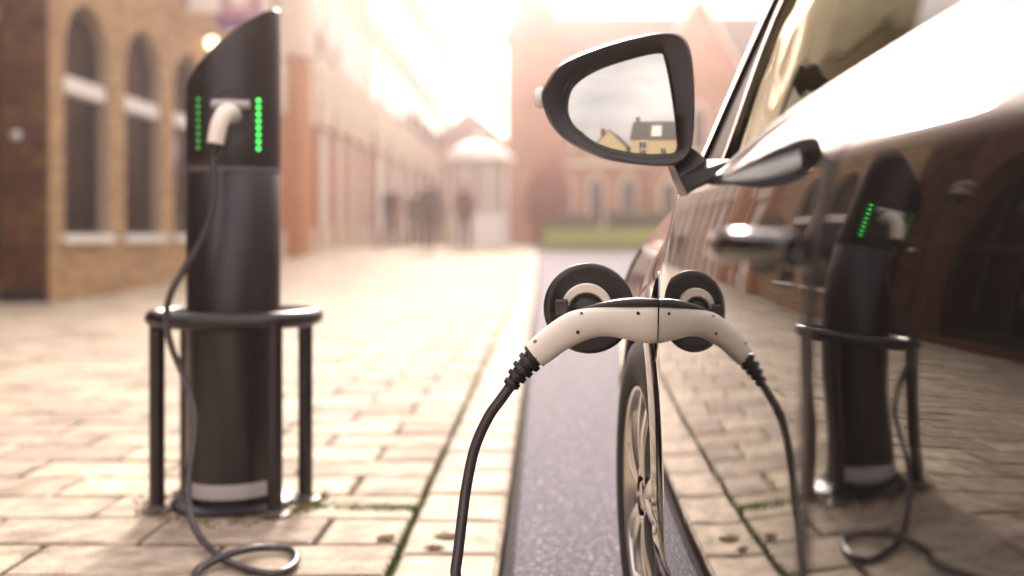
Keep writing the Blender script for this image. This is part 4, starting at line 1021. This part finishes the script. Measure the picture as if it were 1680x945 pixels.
# low hedge, lawn and red shrub where the road ends
def leaf_mass(name, label, cat, x0, x1, y0, y1, z0, z1, n, m, size=.05, dome=False, core=None):
    mb = MB(); r = random.Random(hash(label) % 1000 if False else len(label)); 
    root = empty(name, ((x0+x1)/2, (y0+y1)/2, z0), label, cat)
    for k in range(n):
        if dome:
            while True:
                a, b, c = r.uniform(-1, 1), r.uniform(-1, 1), r.uniform(-1, 1); d = math.sqrt(a*a+b*b+c*c)
                if .45 < d < 1 + .12*math.sin(7*a)*math.cos(6*c): break
            p = Vector(((x0+x1)/2+a*(x1-x0)/2, (y0+y1)/2+b*(y1-y0)/2, (z0+z1)/2+c*(z1-z0)/2))
        else: p = Vector((r.uniform(x0, x1), r.uniform(y0, y1), z0+(z1-z0)*r.random()**.7*(1+.10*math.sin(3*r.random()*6))))
        d1 = Vector((r.gauss(0, 1), r.gauss(0, 1), r.gauss(0, 1))).normalized()*size*r.uniform(.6, 1.3); d2 = d1.orthogonal().normalized()*size*.5
        mb.add([p-d1, p+d2, p+d1, p-d2], [(0, 1, 2, 3)])
    f = mb.build('foliage', m, root, fix=False); f['kind'] = 'stuff'
    MB().tube([((x0+x1)/2, (y0+y1)/2, z0-.1), ((x0+x1)/2+.02, (y0+y1)/2, (z0+z1)/2), ((x0+x1)/2-.03, (y0+y1)/2, z1-.1)], [.06, .045, .02], 8).build('stem', mat('bark', (.06, .04, .025), .9), root)
    return root
M_leaf = mat('hedge_leaf', (.16, .23, .035), .6, var=.3, scale=3, island=.3); M_redleaf = mat('red_leaf', (.30, .07, .04), .6, var=.3, scale=3, island=.3); M_dkleaf = mat('dark_leaf', (.045, .07, .02), .6, var=.3, scale=3, island=.3)
gr = G(30)
lw = MB(); structure(MB().grid([[(x, y, G(y)+h) for x in (.05, 2, 5, 9, 20)] for (y, h) in ((25.7, .0), (25.75, .14), (29, .45), (34, .42), (44, .1))]).build('lawn', mat('lawn_green', (.22, .25, .06), .9, var=.3, scale=4)))
gm = MB(); r = random.Random(8)
for k in range(14000):
    x, y = r.uniform(.1, 6.5), 25.75+4.5*r.random()**1.7; z = G(y)+.14+.31*min(1, (y-25.75)/3.25)
    gm.add([(x-.006, y, z-.02), (x+.006, y, z-.02), (x+r.gauss(0, .03), y+r.gauss(0, .03), z+r.uniform(.04, .11))], [(0, 1, 2)])
tag(stuff(gm.build('grass', mat('grass_blade', (.26, .29, .07), .8, var=.3, scale=3), fix=False)), 'yellow-green grass verge where the road ends', 'grass')
leaf_mass('hedge', 'long low clipped hedge behind the grass verge', 'hedge', 1.9, 6.5, 30.5, 31.3, gr+.4, gr+1.0, 5200, M_dkleaf, .07)
leaf_mass('shrub', 'rounded red-leaved shrub beside the kiosk', 'shrub', -.55, .85, 30.2, 31.4, gr, gr+2.6, 3400, M_redleaf, .07, True)
leaf_mass('shrub', 'dark low shrub at the foot of the red-leaved one', 'shrub', .1, 1.7, 29.6, 30.4, gr, gr+.95, 1800, M_dkleaf, .06, True)

# dead leaves and grit by the kerb
M_dead = mat('dead_leaf', (.17, .12, .06), .85, var=.4, scale=50)
for k, (a, b, s_, lab) in enumerate(((736, 881, .042, 'largest brown dead leaf on the kerb beside the hanging cable'), (712, 900, .030, 'small dark dead leaf on the kerb, nearer than the largest'), (632, 884, .032, 'brown dead leaf lying across the mossy joint'))):
    Y = F*(CH+(.05 if a > 830 else 0))/(b-VY); c = W(a, b, Y)+Vector((0, 0, .004)); r = random.Random(k)
    mb = MB(); n_ = 18; rim_r = [s_*r.uniform(.55, 1.1)*(1.15 if j % 3 == 0 else .8) for j in range(n_)]
    ring_ = lambda f, h: [c+Vector((f*rim_r[j]*math.cos(2*math.pi*j/n_+k), f*.7*rim_r[j]*math.sin(2*math.pi*j/n_+k), h*(.6+.8*r.random())-.003)) for j in range(n_)]
    mb.grid([ring_(1, .0015), ring_(.8, .005), ring_(.4, .007), ring_(.02, .008)], True)
    tag(mb.build('dead_leaf', M_dead, None, True, fix=False), lab, 'leaf', 'dead leaves by the kerb')

# grit and leaf crumbs round the foot of the post
db = MB(); r = random.Random(21)
for k in range(420):
    a = r.uniform(math.pi*.9, math.pi*2.1); q = PR+.05+abs(r.gauss(0, .035)); p = Vector((CX+q*math.cos(a)*1.15, CY+q*math.sin(a), .004)); s_ = r.uniform(.003, .010)
    d1 = Vector((r.gauss(0, 1), r.gauss(0, 1), r.gauss(0, .25))).normalized()*s_; d2 = Vector((-d1.y, d1.x, r.gauss(0, .3)*s_))*.7
    db.add([p-d1, p+d2, p+d1, p-d2, p+Vector((0, 0, s_*.5))], [(0, 1, 4), (1, 2, 4), (2, 3, 4), (3, 0, 4)])
tag(stuff(db.build('debris', M_dead, fix=False)), 'brown leaf crumbs and grit at the foot of the charging post', 'debris')

# signs on the arcade
def star(c, r0, r1, n=10):
    return [(c[0]+(r0 if k % 2 else r1)*math.cos(math.pi*k/n), c[1]+(r0 if k % 2 else r1)*math.sin(math.pi*k/n)) for k in range(2*n)]
s1 = empty('hanging_sign', (-5.3, 18.05, 4.3), 'purple hanging sign with a pale emblem above the charging post', 'sign')
MB().box((-5.66, 18.03, 4.38), (-4.90, 18.08, 5.30), .01).build('board', M_purple, s1)
MB().box((-5.60, 18.018, 4.62), (-4.96, 18.028, 5.24)).build('face', mat('pink_print', (.42, .20, .26), .5), s1)
MB().prism(star((-5.28, 4.93), .12, .24, 6), 18.008, 18.016, lambda p, h: (p[0], h, p[1])).build('emblem', M_white, s1)
MB().tube([(-5.8, 18.055, 5.36), (-4.9, 18.055, 5.36)], .02, 8).build('bracket', M_darkframe, s1)
s2 = empty('hanging_sign', (-5.5, 16.5, 4.3), 'white hanging sign with purple edges beside the round-headed windows', 'sign')
MB().box((-5.66, 16.5, 4.36), (-5.14, 16.55, 5.2), .01).build('board', M_white, s2)
MB().box((-5.70, 16.495, 4.40), (-5.665, 16.555, 5.2)).build('edge_strip', M_purple, s2)
MB().tube([(-5.8, 16.52, 5.24), (-5.1, 16.52, 5.24)], .02, 8).build('bracket', M_darkframe, s2)
s3 = empty('window_poster', (-5.97, 16.6, 2.0), 'purple and white poster standing in the third arched window', 'poster')
MB().box((-5.985, 16.2, 1.9), (-5.975, 16.95, 2.5)).build('sheet', M_purple, s3)
MB().box((-5.974, 16.3, 2.05), (-5.972, 16.85, 2.4)).build('print', M_white, s3)
wl_ = empty('wall_lamp', (-5.6, 17.4, 4.0), 'glowing cream wall lamp beneath the hanging signs', 'lamp')
MB().lathe([(0, -.1), (.08, -.06), (.1, 0), (.07, .08), (0, .11)], (-5.55, 17.4, 4.02), 16).build('globe', mat('lit_globe', (.8, .7, .55), .4, emit=(1, .8, .5), estr=2.0), wl_, True)
MB().tube([(-5.82, 17.4, 4.16), (-5.55, 17.4, 4.16), (-5.55, 17.4, 4.1)], .018, 8).build('bracket', M_darkframe, wl_)

# houses behind the camera and across the road
house('gabled_house', 'yellow gabled house with slate roof behind the car, seen in the mirror', -12.5, -7.0, -54, -45, 4.8, 7.6, M_yellow, 'y', 1, 1, 1)
broad = house('gabled_house', 'broad yellow house with tall white windows, seen in the mirror', -6.6, 4.0, -56, -47, 6.4, 9.8, M_yellow, 'x', 1, 2, 3)
bay = MB().box((-5.2, -47.003, .6), (-3.9, -46.4, 6.0), .03).build('bay_window', M_white, broad)
for i in range(2):
    for j in range(4): MB().box((-5.12+i*.60, -46.395, .8+j*1.3), (-4.60+i*.60, -46.38, 1.95+j*1.3)).build('pane', M_pane, bay)
sk = MB().add([(-3.2, -47.2+.6, 6.72), (-1.6, -46.6, 6.72), (-1.6, -49.6, 8.95), (-3.2, -49.6, 8.95)], [(0, 1, 2, 3)]).build('roof_light', M_white, broad)
house('gabled_house', 'long low slate-roofed brick house behind the car on the pavement side', -24, -13.2, -46, -38, 3.4, 7.0, M_redbrick, 'x', 1, 1, 4)
for k in range(5):
    y0 = -14+k*9.2
    MB()
    house('brick_house', ['red brick house across the road, behind the car boot', 'red brick house across the road, level with the boot', 'red brick house across the road, level with the car doors', 'red brick house across the road, level with the bonnet', 'red brick house across the road, beyond the bonnet'][k], 10.5, 17, y0, y0+9.0, 5.6, 8.2, M_redbrick, 'x' if k % 2 else 'y', -1, 0, 0, street=True)
structure(MB().box((8.5, -20, -.13), (10.5, 25.6, .0)).build('far_pavement', M_kerb))

# ------------------------------------------------------------------ air
hz = MB().box((-420, -420, -1.3), (420, 420, 16.5)).build('haze', bpy.data.materials.new('haze_air')); stuff(hz); tag(hz, 'thin warm haze filling the sunlit street', 'haze')
hm_ = hz.data.materials[0]; hm_.use_nodes = True; hm_.node_tree.nodes.clear()
ho = hm_.node_tree.nodes.new('ShaderNodeOutputMaterial'); hvn = hm_.node_tree.nodes.new('ShaderNodeVolumePrincipled')
hvn.inputs['Color'].default_value = (1.0, .82, .78, 1); hvn.inputs['Density'].default_value = HAZE; hvn.inputs['Anisotropy'].default_value = .8
hm_.node_tree.links.new(hvn.outputs[0], ho.inputs['Volume'])
